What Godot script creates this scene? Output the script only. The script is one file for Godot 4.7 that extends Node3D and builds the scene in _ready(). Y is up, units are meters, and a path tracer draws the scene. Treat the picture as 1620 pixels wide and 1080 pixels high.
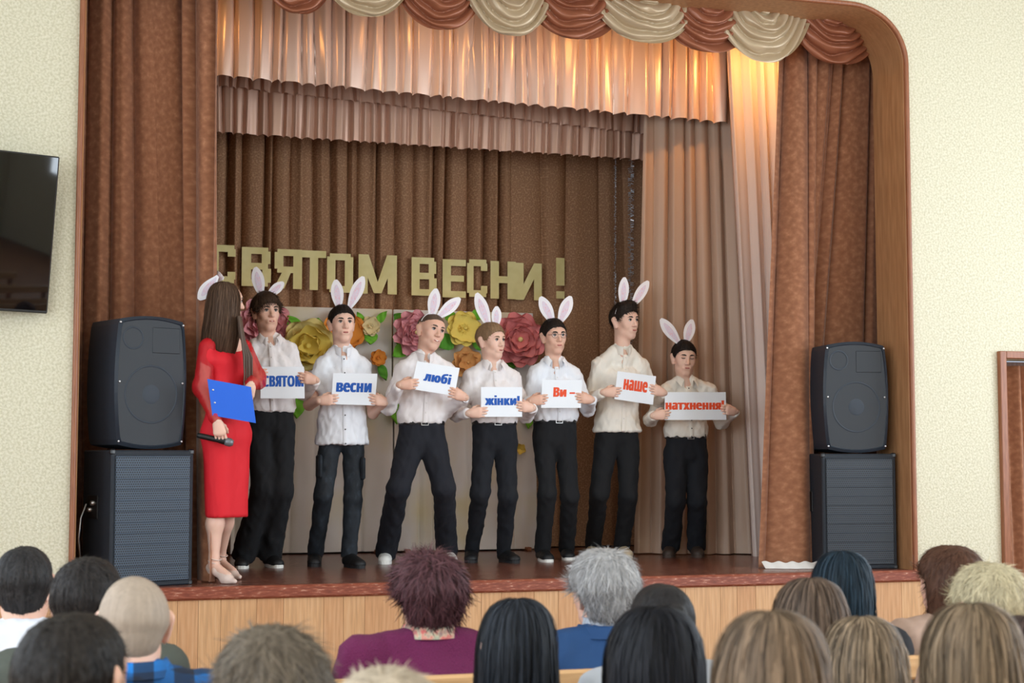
extends Node3D
# A school hall stage: eight performers with paper signs, an audience in front. Units are metres, y is up.

var used := {}
var jobs: Array = []
var M := {}
var rng := RandomNumberGenerator.new()
var wob := FastNoiseLite.new()
var fine := FastNoiseLite.new()

func _ready():
	rng.seed = 7
	wob.seed = 3; wob.frequency = 1.0; wob.noise_type = FastNoiseLite.TYPE_SIMPLEX_SMOOTH; wob.fractal_octaves = 2
	fine.seed = 11; fine.frequency = 1.0; fine.noise_type = FastNoiseLite.TYPE_SIMPLEX_SMOOTH; fine.fractal_octaves = 3
	setup_view()
	make_materials()
	build_hall()
	build_stage()
	build_drapes()
	build_backdrop()
	build_speakers()
	build_performers()
	build_audience()
	run_jobs()

func setup_view():
	var cam := Camera3D.new()
	cam.name = "camera"
	cam.fov = 24.86
	cam.near = 0.05
	cam.far = 100.0
	cam.position = Vector3(0, 1.57, 9.28)
	cam.rotation_degrees = Vector3(4.2, -16.5, 0)
	var at := CameraAttributesPhysical.new()
	at.frustum_focal_length = 54.3
	at.frustum_focus_distance = 11.0
	at.exposure_aperture = 6.3
	cam.attributes = at
	add_child(cam)
	cam.fov = 24.86
	var we := WorldEnvironment.new()
	we.name = "environment"
	var env := Environment.new()
	env.background_mode = Environment.BG_SKY
	var sky := Sky.new()
	var sm := ProceduralSkyMaterial.new()
	sm.sky_top_color = Color(0.62, 0.72, 0.86)
	sm.sky_horizon_color = Color(0.86, 0.9, 0.95)
	sm.ground_bottom_color = Color(0.42, 0.42, 0.4)
	sm.ground_horizon_color = Color(0.7, 0.72, 0.72)
	sm.sky_energy_multiplier = 1.0
	sm.ground_energy_multiplier = 1.0
	sky.sky_material = sm
	env.sky = sky
	env.tonemap_mode = Environment.TONE_MAPPER_LINEAR
	env.tonemap_exposure = EXPO
	env.sdfgi_enabled = true
	env.ssao_enabled = true
	env.ssil_enabled = true
	we.environment = env
	add_child(we)
	# daylight coming in through each hall window
	for w in WINDOWS:
		var al := AreaLight3D.new()
		al.name = "window_daylight"
		al.area_size = Vector2(w[2], w[3])
		al.light_color = Color(0.9, 0.95, 1.0)
		al.light_energy = w[4]
		al.shadow_enabled = true
		add_child(al, true)
		al.position = w[0]
		al.rotation.y = w[1]

const EXPO := 0.86
# centre just inside the glass, turn, width, height, energy
var WINDOWS := [
	[Vector3(8.36, 2.75, 2.2), PI / 2, 2.0, 3.0, 17.0], [Vector3(8.36, 2.75, 5.4), PI / 2, 2.0, 3.0, 20.0], [Vector3(8.36, 2.75, 8.6), PI / 2, 2.0, 3.0, 32.0], [Vector3(8.36, 2.75, 11.8), PI / 2, 2.0, 3.0, 36.0],
	[Vector3(-2.56, 2.75, 2.2), -PI / 2, 2.0, 3.0, 7.0], [Vector3(-2.56, 2.75, 5.4), -PI / 2, 2.0, 3.0, 13.0], [Vector3(-2.56, 2.75, 8.6), -PI / 2, 2.0, 3.0, 24.0], [Vector3(-2.56, 2.75, 11.8), -PI / 2, 2.0, 3.0, 28.0],
]

# ---------------------------------------------------------------- helpers
func numbered(called: String) -> String:
	if not used.has(called):
		used[called] = 0
		return called
	used[called] += 1
	return "%s_%03d" % [called, used[called]]

func thing(called: String, label: String, category: String, at := Vector3.ZERO, group := "") -> Node3D:
	var o := Node3D.new()
	o.name = numbered(called)
	add_child(o)
	o.position = at
	tag(o, label, category, group)
	return o

func tag(o: Node, label: String, category: String, group := ""):
	o.set_meta("label", label)
	o.set_meta("category", category)
	if group != "":
		o.set_meta("group", group)

func put(called: String, mesh: Mesh, material: Material, parent: Node = self, at := Vector3.ZERO) -> MeshInstance3D:
	var o := MeshInstance3D.new()
	o.name = numbered(called) if parent == self else called
	o.mesh = mesh
	o.material_override = material
	parent.add_child(o, true)
	var base: Vector3 = Vector3.ZERO
	var n := parent
	while n != self:
		base += n.position
		n = n.get_parent()
	o.position = at - base   # meshes are written in world axes unless a place is given
	return o

func local(called: String, mesh: Mesh, material: Material, parent: Node, tf := Transform3D()) -> MeshInstance3D:
	var o := MeshInstance3D.new()
	o.name = called
	o.mesh = mesh
	o.material_override = material
	parent.add_child(o, true)
	o.transform = tf
	return o

func struct(called: String, mesh: Mesh, material: Material, parent: Node = self, at := Vector3.ZERO) -> MeshInstance3D:
	var o := put(called, mesh, material, parent, at)
	if parent == self:
		o.set_meta("kind", "structure")
	return o

func mesh_of(v: PackedVector3Array, n: PackedVector3Array, idx: PackedInt32Array, uv := PackedVector2Array(), col := PackedColorArray()) -> ArrayMesh:
	var a := []
	a.resize(Mesh.ARRAY_MAX)
	a[Mesh.ARRAY_VERTEX] = v
	a[Mesh.ARRAY_NORMAL] = n
	a[Mesh.ARRAY_INDEX] = idx
	if uv.size() == v.size():
		a[Mesh.ARRAY_TEX_UV] = uv
	if col.size() == v.size():
		a[Mesh.ARRAY_COLOR] = col
	var m := ArrayMesh.new()
	m.add_surface_from_arrays(Mesh.PRIMITIVE_TRIANGLES, a)
	return m

# a chamfered box between two corners
func box_mesh(size: Vector3, c := 0.004) -> ArrayMesh:
	var st := SurfaceTool.new()
	st.begin(Mesh.PRIMITIVE_TRIANGLES)
	add_box(st, Transform3D(Basis(), Vector3.ZERO), size, c)
	return st.commit()

func tri(st: SurfaceTool, a: Vector3, b: Vector3, c: Vector3, n: Vector3):
	if (b - a).cross(c - a).dot(n) > 0.0:
		var t := b; b = c; c = t
	st.set_normal(n); st.add_vertex(a)
	st.set_normal(n); st.add_vertex(b)
	st.set_normal(n); st.add_vertex(c)

func quad(st: SurfaceTool, a: Vector3, b: Vector3, c: Vector3, d: Vector3, n: Vector3):
	tri(st, a, b, c, n); tri(st, a, c, d, n)

func add_box(st: SurfaceTool, tf: Transform3D, size: Vector3, c := 0.004):
	var h := size / 2.0
	c = min(c, min(h.x, min(h.y, h.z)) * 0.9)
	for ax in 3:
		var a1 := (ax + 1) % 3
		var a2 := (ax + 2) % 3
		for s in [-1.0, 1.0]:
			var p := []
			for q in [[-1, -1], [1, -1], [1, 1], [-1, 1]]:
				var v := Vector3.ZERO
				v[ax] = s * h[ax]; v[a1] = q[0] * (h[a1] - c); v[a2] = q[1] * (h[a2] - c)
				p.append(tf * v)
			var n := Vector3.ZERO
			n[ax] = s
			quad(st, p[0], p[1], p[2], p[3], (tf.basis * n).normalized())
		for s1 in [-1.0, 1.0]:
			for s2 in [-1.0, 1.0]:
				var e := []
				for q in [[0, -1], [0, 1], [1, 1], [1, -1]]:
					var v := Vector3.ZERO
					v[ax] = q[1] * (h[ax] - c)
					v[a1] = s1 * (h[a1] - (c if q[0] else 0.0))
					v[a2] = s2 * (h[a2] - (0.0 if q[0] else c))
					e.append(tf * v)
				var n := Vector3.ZERO
				n[a1] = s1; n[a2] = s2
				quad(st, e[0], e[1], e[2], e[3], (tf.basis * n).normalized())
	for sx in [-1.0, 1.0]:
		for sy in [-1.0, 1.0]:
			for sz in [-1.0, 1.0]:
				var a := tf * Vector3(sx * h.x, sy * (h.y - c), sz * (h.z - c))
				var b := tf * Vector3(sx * (h.x - c), sy * h.y, sz * (h.z - c))
				var d := tf * Vector3(sx * (h.x - c), sy * (h.y - c), sz * h.z)
				tri(st, a, b, d, (tf.basis * Vector3(sx, sy, sz)).normalized())

# a flat polygon drawn out along z by depth, from its front face at z = 0 backwards
func prism_mesh(poly: PackedVector2Array, depth: float) -> ArrayMesh:
	var st := SurfaceTool.new()
	st.begin(Mesh.PRIMITIVE_TRIANGLES)
	add_prism(st, poly, depth, Transform3D())
	return st.commit()

func add_prism(st: SurfaceTool, poly: PackedVector2Array, depth: float, tf: Transform3D):
	var ix := Geometry2D.triangulate_polygon(poly)
	var zf := (tf.basis * Vector3(0, 0, 1)).normalized()
	for k in range(0, ix.size(), 3):
		var a := poly[ix[k]]; var b := poly[ix[k + 1]]; var c := poly[ix[k + 2]]
		tri(st, tf * Vector3(a.x, a.y, 0), tf * Vector3(b.x, b.y, 0), tf * Vector3(c.x, c.y, 0), zf)
		tri(st, tf * Vector3(a.x, a.y, -depth), tf * Vector3(b.x, b.y, -depth), tf * Vector3(c.x, c.y, -depth), -zf)
	var cw := Geometry2D.is_polygon_clockwise(poly)
	for k in poly.size():
		var a := poly[k]
		var b := poly[(k + 1) % poly.size()]
		var e := (b - a).normalized()
		var n := Vector3(e.y, -e.x, 0) * (-1.0 if cw else 1.0)
		quad(st, tf * Vector3(a.x, a.y, 0), tf * Vector3(b.x, b.y, 0), tf * Vector3(b.x, b.y, -depth), tf * Vector3(a.x, a.y, -depth), (tf.basis * n).normalized())

# rings of equal length joined into a skin; closed round if wrap
func grid_mesh(rows: Array, wrap := false, uvs: Array = [], cols: Array = [], flip := false, raw := false):
	var nr := rows.size()
	var nc: int = rows[0].size()
	var v := PackedVector3Array()
	var uv := PackedVector2Array()
	var col := PackedColorArray()
	for i in nr:
		v.append_array(rows[i])
		if uvs.size():
			uv.append_array(uvs[i])
		if cols.size():
			col.append_array(cols[i])
	var nrm := PackedVector3Array()
	nrm.resize(v.size())
	for i in nr:
		for j in nc:
			var jl := j - 1; var jr := j + 1
			if wrap:
				jl = (j - 1 + nc) % nc; jr = (j + 1) % nc
			else:
				jl = max(jl, 0); jr = min(jr, nc - 1)
			var du := v[i * nc + jr] - v[i * nc + jl]
			var dv := v[min(i + 1, nr - 1) * nc + j] - v[max(i - 1, 0) * nc + j]
			var n := du.cross(dv)
			if n.length_squared() < 1e-16:
				n = Vector3.UP
			nrm[i * nc + j] = n.normalized() * (-1.0 if flip else 1.0)
	var idx := PackedInt32Array()
	for i in nr - 1:
		for j in (nc if wrap else nc - 1):
			var a := i * nc + j
			var b := i * nc + (j + 1) % nc
			var c := a + nc
			var d := b + nc
			if flip:
				idx.append_array([a, b, c, b, d, c])
			else:
				idx.append_array([a, c, b, b, c, d])
	if raw:
		return [v, nrm, idx, col]
	return mesh_of(v, nrm, idx, uv, col)

# a tube along points with a radius at each
func tube_mesh(pts: Array, radii: Array, seg := 10, caps := true) -> ArrayMesh:
	var rows := []
	var side := Vector3.ZERO
	var n := pts.size()
	for i in n:
		var d: Vector3 = (pts[min(i + 1, n - 1)] - pts[max(i - 1, 0)]).normalized()
		if side == Vector3.ZERO:
			side = d.cross(Vector3.UP if absf(d.y) < 0.9 else Vector3.RIGHT).normalized()
		side = (side - d * side.dot(d)).normalized()
		var up := d.cross(side)
		var row := PackedVector3Array()
		for k in seg:
			var t := TAU * k / seg
			row.append(pts[i] + (side * cos(t) + up * sin(t)) * radii[i])
		if i == 0 and caps:
			var c := PackedVector3Array()
			for k in seg: c.append(pts[0])
			rows.append(c)
		rows.append(row)
		if i == n - 1 and caps:
			var c2 := PackedVector3Array()
			for k in seg: c2.append(pts[i])
			rows.append(c2)
	return grid_mesh(rows, true, [], [], true)

# profile of (radius, height) turned about y
func lathe_mesh(profile: Array, seg := 20) -> ArrayMesh:
	var rows := []
	for p in profile:
		var row := PackedVector3Array()
		for k in seg:
			var t := TAU * k / seg
			row.append(Vector3(p[0] * cos(t), p[1], p[0] * sin(t)))
		rows.append(row)
	return grid_mesh(rows, true)

func mat(c: Color, rough := 0.8, metal := 0.0) -> StandardMaterial3D:
	var m := StandardMaterial3D.new()
	m.albedo_color = c
	m.roughness = rough
	m.metallic = metal
	return m

func rgb(r: int, g: int, b: int) -> Color:
	return Color(r / 255.0, g / 255.0, b / 255.0)

func noise_tex(freq: float, stops: Array, sz := 256, oct := 4, sd := 1, kind := FastNoiseLite.TYPE_SIMPLEX_SMOOTH, sy := 0) -> NoiseTexture2D:
	var n := FastNoiseLite.new()
	n.noise_type = kind
	n.frequency = freq
	n.fractal_octaves = oct
	n.seed = sd
	var t := NoiseTexture2D.new()
	t.width = sz
	t.height = sy if sy else sz
	t.seamless = true
	t.noise = n
	if stops.size():
		var g := Gradient.new()
		var off := PackedFloat32Array()
		var cs := PackedColorArray()
		for s in stops:
			off.append(s[0]); cs.append(s[1])
		g.offsets = off
		g.colors = cs
		t.color_ramp = g
	return t

func bump_tex(freq: float, strength := 4.0, sz := 256, oct := 3, sd := 2, kind := FastNoiseLite.TYPE_SIMPLEX_SMOOTH) -> NoiseTexture2D:
	var t := noise_tex(freq, [], sz, oct, sd, kind)
	t.as_normal_map = true
	t.bump_strength = strength
	return t

func tri_mat(tex: Texture2D, scale: Vector3, rough := 0.85, normal: Texture2D = null, nscale := 0.5) -> StandardMaterial3D:
	var m := mat(Color.WHITE, rough)
	m.albedo_texture = tex
	m.uv1_triplanar = true
	m.uv1_world_triplanar = true
	m.uv1_scale = scale
	if normal:
		m.normal_enabled = true
		m.normal_texture = normal
		m.normal_scale = nscale
	return m

# ---------------------------------------------------------------- smooth bodies: tapered capsules joined in a distance field, meshed as surface nets
# one capsule: [a, b, ra, rb, k, flatten axis, flatten factor, minus, flat end]
func cap(a: Vector3, b: Vector3, ra: float, rb: float, k := 0.03, ax := Vector3.ZERO, fl := 1.0, minus := false, flat := false) -> Array:
	return [a, b, ra, rb, k, ax, fl, minus, flat]

func pack(prims: Array) -> PackedFloat32Array:
	var q := PackedFloat32Array()
	for p in prims:
		var ba: Vector3 = p[1] - p[0]
		var ax: Vector3 = p[5]
		var ba2 := ba
		if p[6] != 1.0:
			ba2 = ba + ax * ba.dot(ax) * (p[6] - 1.0)
		var bb := ba2.length_squared()
		q.append_array([p[0].x, p[0].y, p[0].z, ba2.x, ba2.y, ba2.z, 1.0 / bb if bb > 1e-10 else 0.0, p[2], p[3] - p[2], p[4], ax.x, ax.y, ax.z, p[6] - 1.0, 1.0 if p[7] else 0.0, 1.0 if p[8] else 0.0, sqrt(bb), 0.0])
	return q

const ST := 18

func one(q: PackedFloat32Array, o: int, p: Vector3) -> float:
	var d := p - Vector3(q[o], q[o + 1], q[o + 2])
	if q[o + 13] != 0.0:
		var ax := Vector3(q[o + 10], q[o + 11], q[o + 12])
		d += ax * (d.dot(ax) * q[o + 13])
	var ba := Vector3(q[o + 3], q[o + 4], q[o + 5])
	var t0 := d.dot(ba) * q[o + 6]
	var t := clampf(t0, 0.0, 1.0)
	var r := (d - ba * t).length() - (q[o + 7] + q[o + 8] * t)
	if q[o + 15] != 0.0:
		r = maxf(r, (t0 - 1.0) * q[o + 16])
	return r

func field(q: PackedFloat32Array, act: PackedInt32Array, p: Vector3) -> float:
	var r := 9.0
	for o in act:
		var d := one(q, o, p)
		var k := q[o + 9]
		if q[o + 14] != 0.0:
			d = -d
			var h1 := maxf(k - absf(r - d), 0.0)
			r = maxf(r, d) + h1 * h1 * 0.25 / k
		else:
			var h := maxf(k - absf(r - d), 0.0)
			r = minf(r, d) - h * h * 0.25 / k
	return r

# clips: planes [point, normal]; what lies on the normal's side is cut away
func nets(prims: Array, cell: float, clips: Array = []) -> Array:
	var q := pack(prims)
	var np := prims.size()
	var lo := Vector3(1e9, 1e9, 1e9)
	var hi := -lo
	for p in prims:
		if p[7]:
			continue
		for e in [[p[0], p[2]], [p[1], p[3]]]:
			var rr: Vector3 = Vector3.ONE * float(e[1])
			lo = lo.min(e[0] - rr); hi = hi.max(e[0] + rr)
	lo -= Vector3.ONE * cell * 2.0; hi += Vector3.ONE * cell * 2.0
	for c in clips:   # axis-aligned planes shrink the box
		var n: Vector3 = c[1]
		if n.y > 0.9: hi.y = minf(hi.y, c[0].y + cell * 2.0)
		if n.y < -0.9: lo.y = maxf(lo.y, c[0].y - cell * 2.0)
	const B := 5
	var nb := Vector3i(((hi - lo) / (cell * B)).ceil())
	var nx := nb.x * B + 1
	var ny := nb.y * B + 1
	var nz := nb.z * B + 1
	var sxy := nx * ny
	var val := PackedFloat32Array()
	val.resize(nx * ny * nz)
	val.fill(1.0)
	var live := []
	var rad := cell * B * 0.87
	for bz in nb.z:
		for by in nb.y:
			for bx in nb.x:
				var c := lo + (Vector3(bx, by, bz) * B + Vector3.ONE * (B * 0.5)) * cell
				var act := PackedInt32Array()
				var plus := false
				var best := 9.0
				for i in np:
					var d := one(q, i * ST, c)
					if q[i * ST + 14] == 0.0:
						best = minf(best, d)
					if d < rad * 1.9 * (1.0 + q[i * ST + 13]) + q[i * ST + 9]:
						act.append(i * ST)
						if q[i * ST + 14] == 0.0: plus = true
				if not plus:
					continue
				var onlyplus := true
				for o in act:
					if q[o + 14] != 0.0: onlyplus = false
				var near := false
				for cl in clips:
					if absf((c - cl[0]).dot(cl[1])) < rad * 1.2: near = true
					elif (c - cl[0]).dot(cl[1]) > 0.0:
						act.clear()
				if act.is_empty():
					continue
				if onlyplus and not near and best < -rad * 2.2:
					for k in B + 1:
						for j in B + 1:
							var base := (bz * B + k) * sxy + (by * B + j) * nx + bx * B
							for i in B + 1:
								if val[base + i] == 1.0: val[base + i] = -1.0
					continue
				live.append([bx, by, bz, act])
	for l in live:
		var act: PackedInt32Array = l[3]
		for k in B + 1:
			for j in B + 1:
				var base: int = (l[2] * B + k) * sxy + (l[1] * B + j) * nx + l[0] * B
				var p := lo + Vector3(l[0] * B, l[1] * B + j, l[2] * B + k) * cell
				for i in B + 1:
					var d := field(q, act, p)
					for cl in clips:
						d = maxf(d, (p - cl[0]).dot(cl[1]))
					var was := val[base + i]
					if was == 1.0 or was == -1.0 or absf(d) < absf(was):
						val[base + i] = d
					p.x += cell
	var vid := PackedInt32Array()
	vid.resize(nx * ny * nz)
	vid.fill(-1)
	var V := PackedVector3Array()
	var I := PackedInt32Array()
	var off := [0, 1, nx, nx + 1, sxy, sxy + 1, sxy + nx, sxy + nx + 1]
	var edges := [[0, 1], [2, 3], [4, 5], [6, 7], [0, 2], [1, 3], [4, 6], [5, 7], [0, 4], [1, 5], [2, 6], [3, 7]]
	var f := PackedFloat32Array()
	f.resize(8)
	for l in live:
		for k in B:
			for j in B:
				for i in B:
					var x: int = l[0] * B + i
					var y: int = l[1] * B + j
					var z: int = l[2] * B + k
					var b := z * sxy + y * nx + x
					if vid[b] >= 0:
						continue
					var m := 0
					for c in 8:
						f[c] = val[b + off[c]]
						if f[c] < 0.0: m |= 1 << c
					if m == 0 or m == 255:
						continue
					var s := Vector3.ZERO
					var cnt := 0
					for e in edges:
						var a: int = e[0]; var g: int = e[1]
						if ((m >> a) & 1) != ((m >> g) & 1):
							var t := f[a] / (f[a] - f[g])
							s += Vector3(a & 1, (a >> 1) & 1, a >> 2).lerp(Vector3(g & 1, (g >> 1) & 1, g >> 2), t)
							cnt += 1
					vid[b] = V.size()
					V.append(lo + (Vector3(x, y, z) + s / cnt) * cell)
	for l in live:
		for k in B:
			for j in B:
				for i in B:
					var x: int = l[0] * B + i
					var y: int = l[1] * B + j
					var z: int = l[2] * B + k
					var b := z * sxy + y * nx + x
					var me := vid[b]
					if me < 0 or x == 0 or y == 0 or z == 0:
						continue
					var s0 := val[b] < 0.0
					if s0 != (val[b + 1] < 0.0):
						face(I, vid[b - nx - sxy], vid[b - sxy], me, vid[b - nx], s0)
					if s0 != (val[b + nx] < 0.0):
						face(I, vid[b - 1 - sxy], vid[b - 1], me, vid[b - sxy], s0)
					if s0 != (val[b + sxy] < 0.0):
						face(I, vid[b - 1 - nx], vid[b - nx], me, vid[b - 1], s0)
	return [V, I]

func face(I: PackedInt32Array, a: int, b: int, c: int, d: int, s: bool):
	if a < 0 or b < 0 or c < 0 or d < 0:
		return
	if s:
		I.append_array([a, c, b, a, d, c])
	else:
		I.append_array([a, b, c, a, c, d])

func normals(V: PackedVector3Array, I: PackedInt32Array) -> PackedVector3Array:
	var N := PackedVector3Array()
	N.resize(V.size())
	for t in range(0, I.size(), 3):
		var a := I[t]; var b := I[t + 1]; var c := I[t + 2]
		var n := (V[c] - V[a]).cross(V[b] - V[a])
		N[a] += n; N[b] += n; N[c] += n
	for i in N.size():
		N[i] = N[i].normalized()
	return N

# style: cloth (folds), hair (streaks about a crown), skin (nothing)
func soft(called: String, parent: Node, material: Material, pieces: Array, style := "", arg := {}):
	jobs.append({"called": called, "parent": parent, "mat": material, "pieces": pieces, "style": style, "arg": arg})

func run_one(n: int):
	var j: Dictionary = jobs[n]
	var V := PackedVector3Array()
	var N := PackedVector3Array()
	var I := PackedInt32Array()
	var C := PackedColorArray()
	for p in j.pieces:
		var r := nets(p[0], p[1], p[2] if p.size() > 2 else [])
		var v: PackedVector3Array = r[0]
		var ix: PackedInt32Array = r[1]
		var nn := normals(v, ix)
		var arg: Dictionary = j.arg
		if j.style == "cloth":
			var amp: float = arg.get("amp", 0.006)
			var sc: float = arg.get("scale", 9.0)
			var sd: float = arg.get("seed", 0.0)
			for i in v.size():
				var q := v[i]
				var w := wob.get_noise_3d((q.x + q.y * 0.3) * sc * 1.25 + sd, (q.y - q.x * 0.25) * sc * 0.5, q.z * sc * 0.7 + sd * 3.0)
				var w2 := wob.get_noise_3d((q.x - q.y * 0.45) * sc * 2.2 + sd, (q.y + q.x * 0.5) * sc * 0.9 + 40.0, q.z * sc)
				w = 1.0 - 2.0 * absf(w)
				v[i] = q + nn[i] * amp * (w * 0.9 + w2 * 0.6 - 0.6)
			nn = normals(v, ix)
		elif j.style == "hair":
			var tf: Transform3D = arg.tf.affine_inverse()
			var amp: float = arg.get("amp", 0.004)
			var ka: float = arg.get("streaks", 9.0)
			var sd: float = arg.get("seed", 0.0)
			var spread: float = arg.get("spread", 0.35)
			for i in v.size():
				var q := tf * v[i]
				var az := Vector2(q.x, q.z + 0.03).normalized()
				var w := fine.get_noise_3d(az.x * ka + sd, az.y * ka, q.y * 9.0 + sd)
				var w2 := fine.get_noise_3d(q.x * 160.0 + sd, q.y * 50.0, q.z * 160.0)
				v[i] += nn[i] * amp * (w + w2 * 0.3)
				var s := clampf(1.0 + spread * (w * 1.3 + w2 * 0.5), 0.25, 2.2) * 0.5
				C.append(Color(s, s, s))
			nn = normals(v, ix)
			if arg.get("strands", 0) > 0:
				add_strands(v, nn, ix, C, arg, V.size())
		var base := V.size()
		V.append_array(v)
		N.append_array(nn)
		for i in ix:
			I.append(i + base)
	j["out"] = [V, N, I, C]

# short ribbons of hair laid over the scalp, running down from the crown
func add_strands(v: PackedVector3Array, nn: PackedVector3Array, ix: PackedInt32Array, C: PackedColorArray, arg: Dictionary, _b: int):
	var r := RandomNumberGenerator.new()
	r.seed = int(arg.get("seed", 0.0) * 100.0) + 5
	var count := v.size()
	var crown: Vector3 = arg.tf * Vector3(0.01, 0.1, -0.05)
	var front: Vector3 = arg.tf.basis.z.normalized()
	var slen: float = arg.get("slen", 0.025)
	var swid: float = arg.get("swid", 0.0016)
	var lift: float = arg.get("lift", 0.25)
	var comb: float = arg.get("comb", 0.0)
	for k in arg.strands:
		var i := r.randi() % count
		var n := nn[i]
		var p := v[i] - n * 0.002
		var d := v[i] - crown + front * comb
		d = (d - n * d.dot(n)).normalized()
		d = (d + n.cross(d) * r.randf_range(-0.45, 0.45)).normalized()
		var side := d.cross(n).normalized()
		var L := slen * r.randf_range(0.5, 1.25)
		var w := swid * r.randf_range(0.6, 1.4)
		var t := C[i].r * r.randf_range(0.65, 1.45)
		var col := Color(t, t, t)
		var a := v.size()
		for q in 4:
			var f := q / 3.0
			var c := p + d * L * f + n * (L * lift * f - L * L * f * f * 5.0)
			var hw := w * (1.0 - 0.75 * f)
			v.append(c - side * hw); v.append(c + side * hw)
			var nu := (n + d * 0.2).normalized()
			nn.append(nu); nn.append(nu)
			C.append(col); C.append(col)
			if q < 3:
				var b := a + q * 2
				ix.append_array([b, b + 2, b + 1, b + 1, b + 2, b + 3])

func run_jobs():
	var g := WorkerThreadPool.add_group_task(run_one, jobs.size(), -1, true)
	WorkerThreadPool.wait_for_group_task_completion(g)
	for j in jobs:
		var o: Array = j.out
		if o[0].size() == 0:
			print("empty job ", j.called, " ", j.parent.name)
			continue
		put(j.called, mesh_of(o[0], o[1], o[2], PackedVector2Array(), o[3]), j.mat, j.parent)

# ---------------------------------------------------------------- materials
func make_materials():
	var wall := tri_mat(noise_tex(0.045, [[0.0, rgb(194, 187, 160)], [0.42, rgb(210, 204, 178)], [0.55, rgb(216, 210, 186)], [1.0, rgb(228, 223, 203)]], 512, 4, 4), Vector3(2.2, 2.2, 2.2), 0.9, bump_tex(0.06, 6.0, 512, 3, 9, FastNoiseLite.TYPE_CELLULAR), 0.5)
	M["wall"] = wall
	M["plaster"] = tri_mat(noise_tex(0.02, [[0.0, rgb(222, 218, 205)], [1.0, rgb(236, 233, 224)]], 256, 4, 5), Vector3(0.5, 0.5, 0.5), 0.95)
	M["darkwall"] = tri_mat(noise_tex(0.02, [[0.0, rgb(112, 92, 78)], [1.0, rgb(132, 110, 94)]], 256, 4, 6), Vector3(0.5, 0.5, 0.5), 0.95)
	M["hallfloor"] = tri_mat(noise_tex(0.02, [[0.0, rgb(128, 84, 54)], [1.0, rgb(152, 104, 70)]], 256, 4, 7), Vector3(0.5, 0.5, 0.5), 0.5)
	# painted stage floor: red-brown boards worn in streaks along x
	var boards := tri_mat(noise_tex(0.018, [[0.0, rgb(78, 44, 34)], [0.4, rgb(104, 60, 46)], [0.6, rgb(124, 78, 62)], [0.8, rgb(150, 108, 92)], [1.0, rgb(180, 146, 132)]], 512, 5, 8), Vector3(0.35, 1.0, 3.2), 0.26, bump_tex(0.03, 3.0, 256, 4, 3), 0.25)
	M["boards"] = boards
	M["lip"] = tri_mat(noise_tex(0.02, [[0.0, rgb(112, 52, 36)], [0.5, rgb(136, 68, 48)], [0.72, rgb(152, 86, 64)], [0.84, rgb(186, 134, 114)], [1.0, rgb(224, 196, 180)]], 512, 5, 12), Vector3(1.2, 6.0, 3.0), 0.42)
	for k in 4:
		var a: Color = [rgb(204, 156, 110), rgb(200, 150, 105), rgb(207, 160, 114), rgb(198, 147, 102)][k]
		var m := tri_mat(noise_tex(0.03, [[0.0, a.darkened(0.1)], [0.5, a], [1.0, a.lightened(0.12)]], 256, 4, 20 + k), Vector3(6.0, 0.35, 6.0), 0.45)
		M["plank%d" % k] = m
	M["trim"] = tri_mat(noise_tex(0.03, [[0.0, rgb(128, 76, 48)], [1.0, rgb(164, 104, 70)]], 256, 4, 30), Vector3(6.0, 0.6, 6.0), 0.4)
	M["jamb"] = tri_mat(noise_tex(0.02, [[0.0, rgb(158, 112, 74)], [1.0, rgb(186, 138, 96)]], 256, 4, 31), Vector3(5.0, 0.5, 5.0), 0.5)
	# velvet of the main curtains
	var v := mat(Color.WHITE, 0.85)
	v.albedo_texture = noise_tex(0.022, [[0.0, rgb(136, 86, 58)], [0.4, rgb(148, 96, 66)], [0.6, rgb(156, 103, 72)], [0.8, rgb(168, 114, 82)], [1.0, rgb(184, 130, 96)]], 512, 5, 40)
	v.uv1_scale = Vector3(2.2, 1.6, 1)
	v.rim_enabled = true
	v.rim = 0.5
	v.rim_tint = 0.7
	M["velvet"] = v
	var bc := mat(Color.WHITE, 0.75)
	bc.albedo_texture = noise_tex(0.09, [[0.0, rgb(136, 98, 70)], [0.45, rgb(162, 120, 88)], [0.6, rgb(174, 132, 98)], [1.0, rgb(200, 158, 124)]], 512, 3, 41, FastNoiseLite.TYPE_CELLULAR)
	bc.uv1_scale = Vector3(1.5, 1.5, 1)
	M["backcloth"] = bc
	M["satin"] = mat(rgb(232, 206, 190), 0.28)
	M["satin"].metallic = 0.25
	M["satin2"] = mat(rgb(208, 168, 146), 0.36)
	M["satin2"].metallic = 0.25
	M["swag_brown"] = mat(rgb(152, 94, 68), 0.36)
	M["swag_brown"].metallic = 0.2
	M["swag_cream"] = mat(rgb(192, 172, 142), 0.34)
	M["swag_cream"].metallic = 0.2
	M["wing_beige"] = mat(rgb(194, 164, 142), 0.5)
	M["wing_cream"] = mat(rgb(226, 208, 198), 0.6)
	M["wing_cream"].backlight_enabled = true
	M["wing_cream"].backlight = Color(0.3, 0.28, 0.26)
	M["lining"] = mat(rgb(226, 222, 218), 0.8)
	M["tinsel"] = mat(rgb(220, 222, 228), 0.35, 0.3)
	M["glass"] = mat(Color(0.95, 0.98, 1.0, 0.08), 0.02)
	M["glass"].transparency = BaseMaterial3D.TRANSPARENCY_ALPHA
	M["white_paint"] = mat(rgb(238, 238, 234), 0.5)
	M["black"] = mat(rgb(14, 14, 16), 0.5)
	M["screen"] = mat(rgb(6, 7, 10), 0.03)
	M["screen"].metallic_specular = 0.5
	M["bezel"] = mat(rgb(20, 20, 22), 0.3)
	M["lamp"] = mat(rgb(255, 220, 170), 0.5)
	M["lamp"].emission_enabled = true
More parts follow.
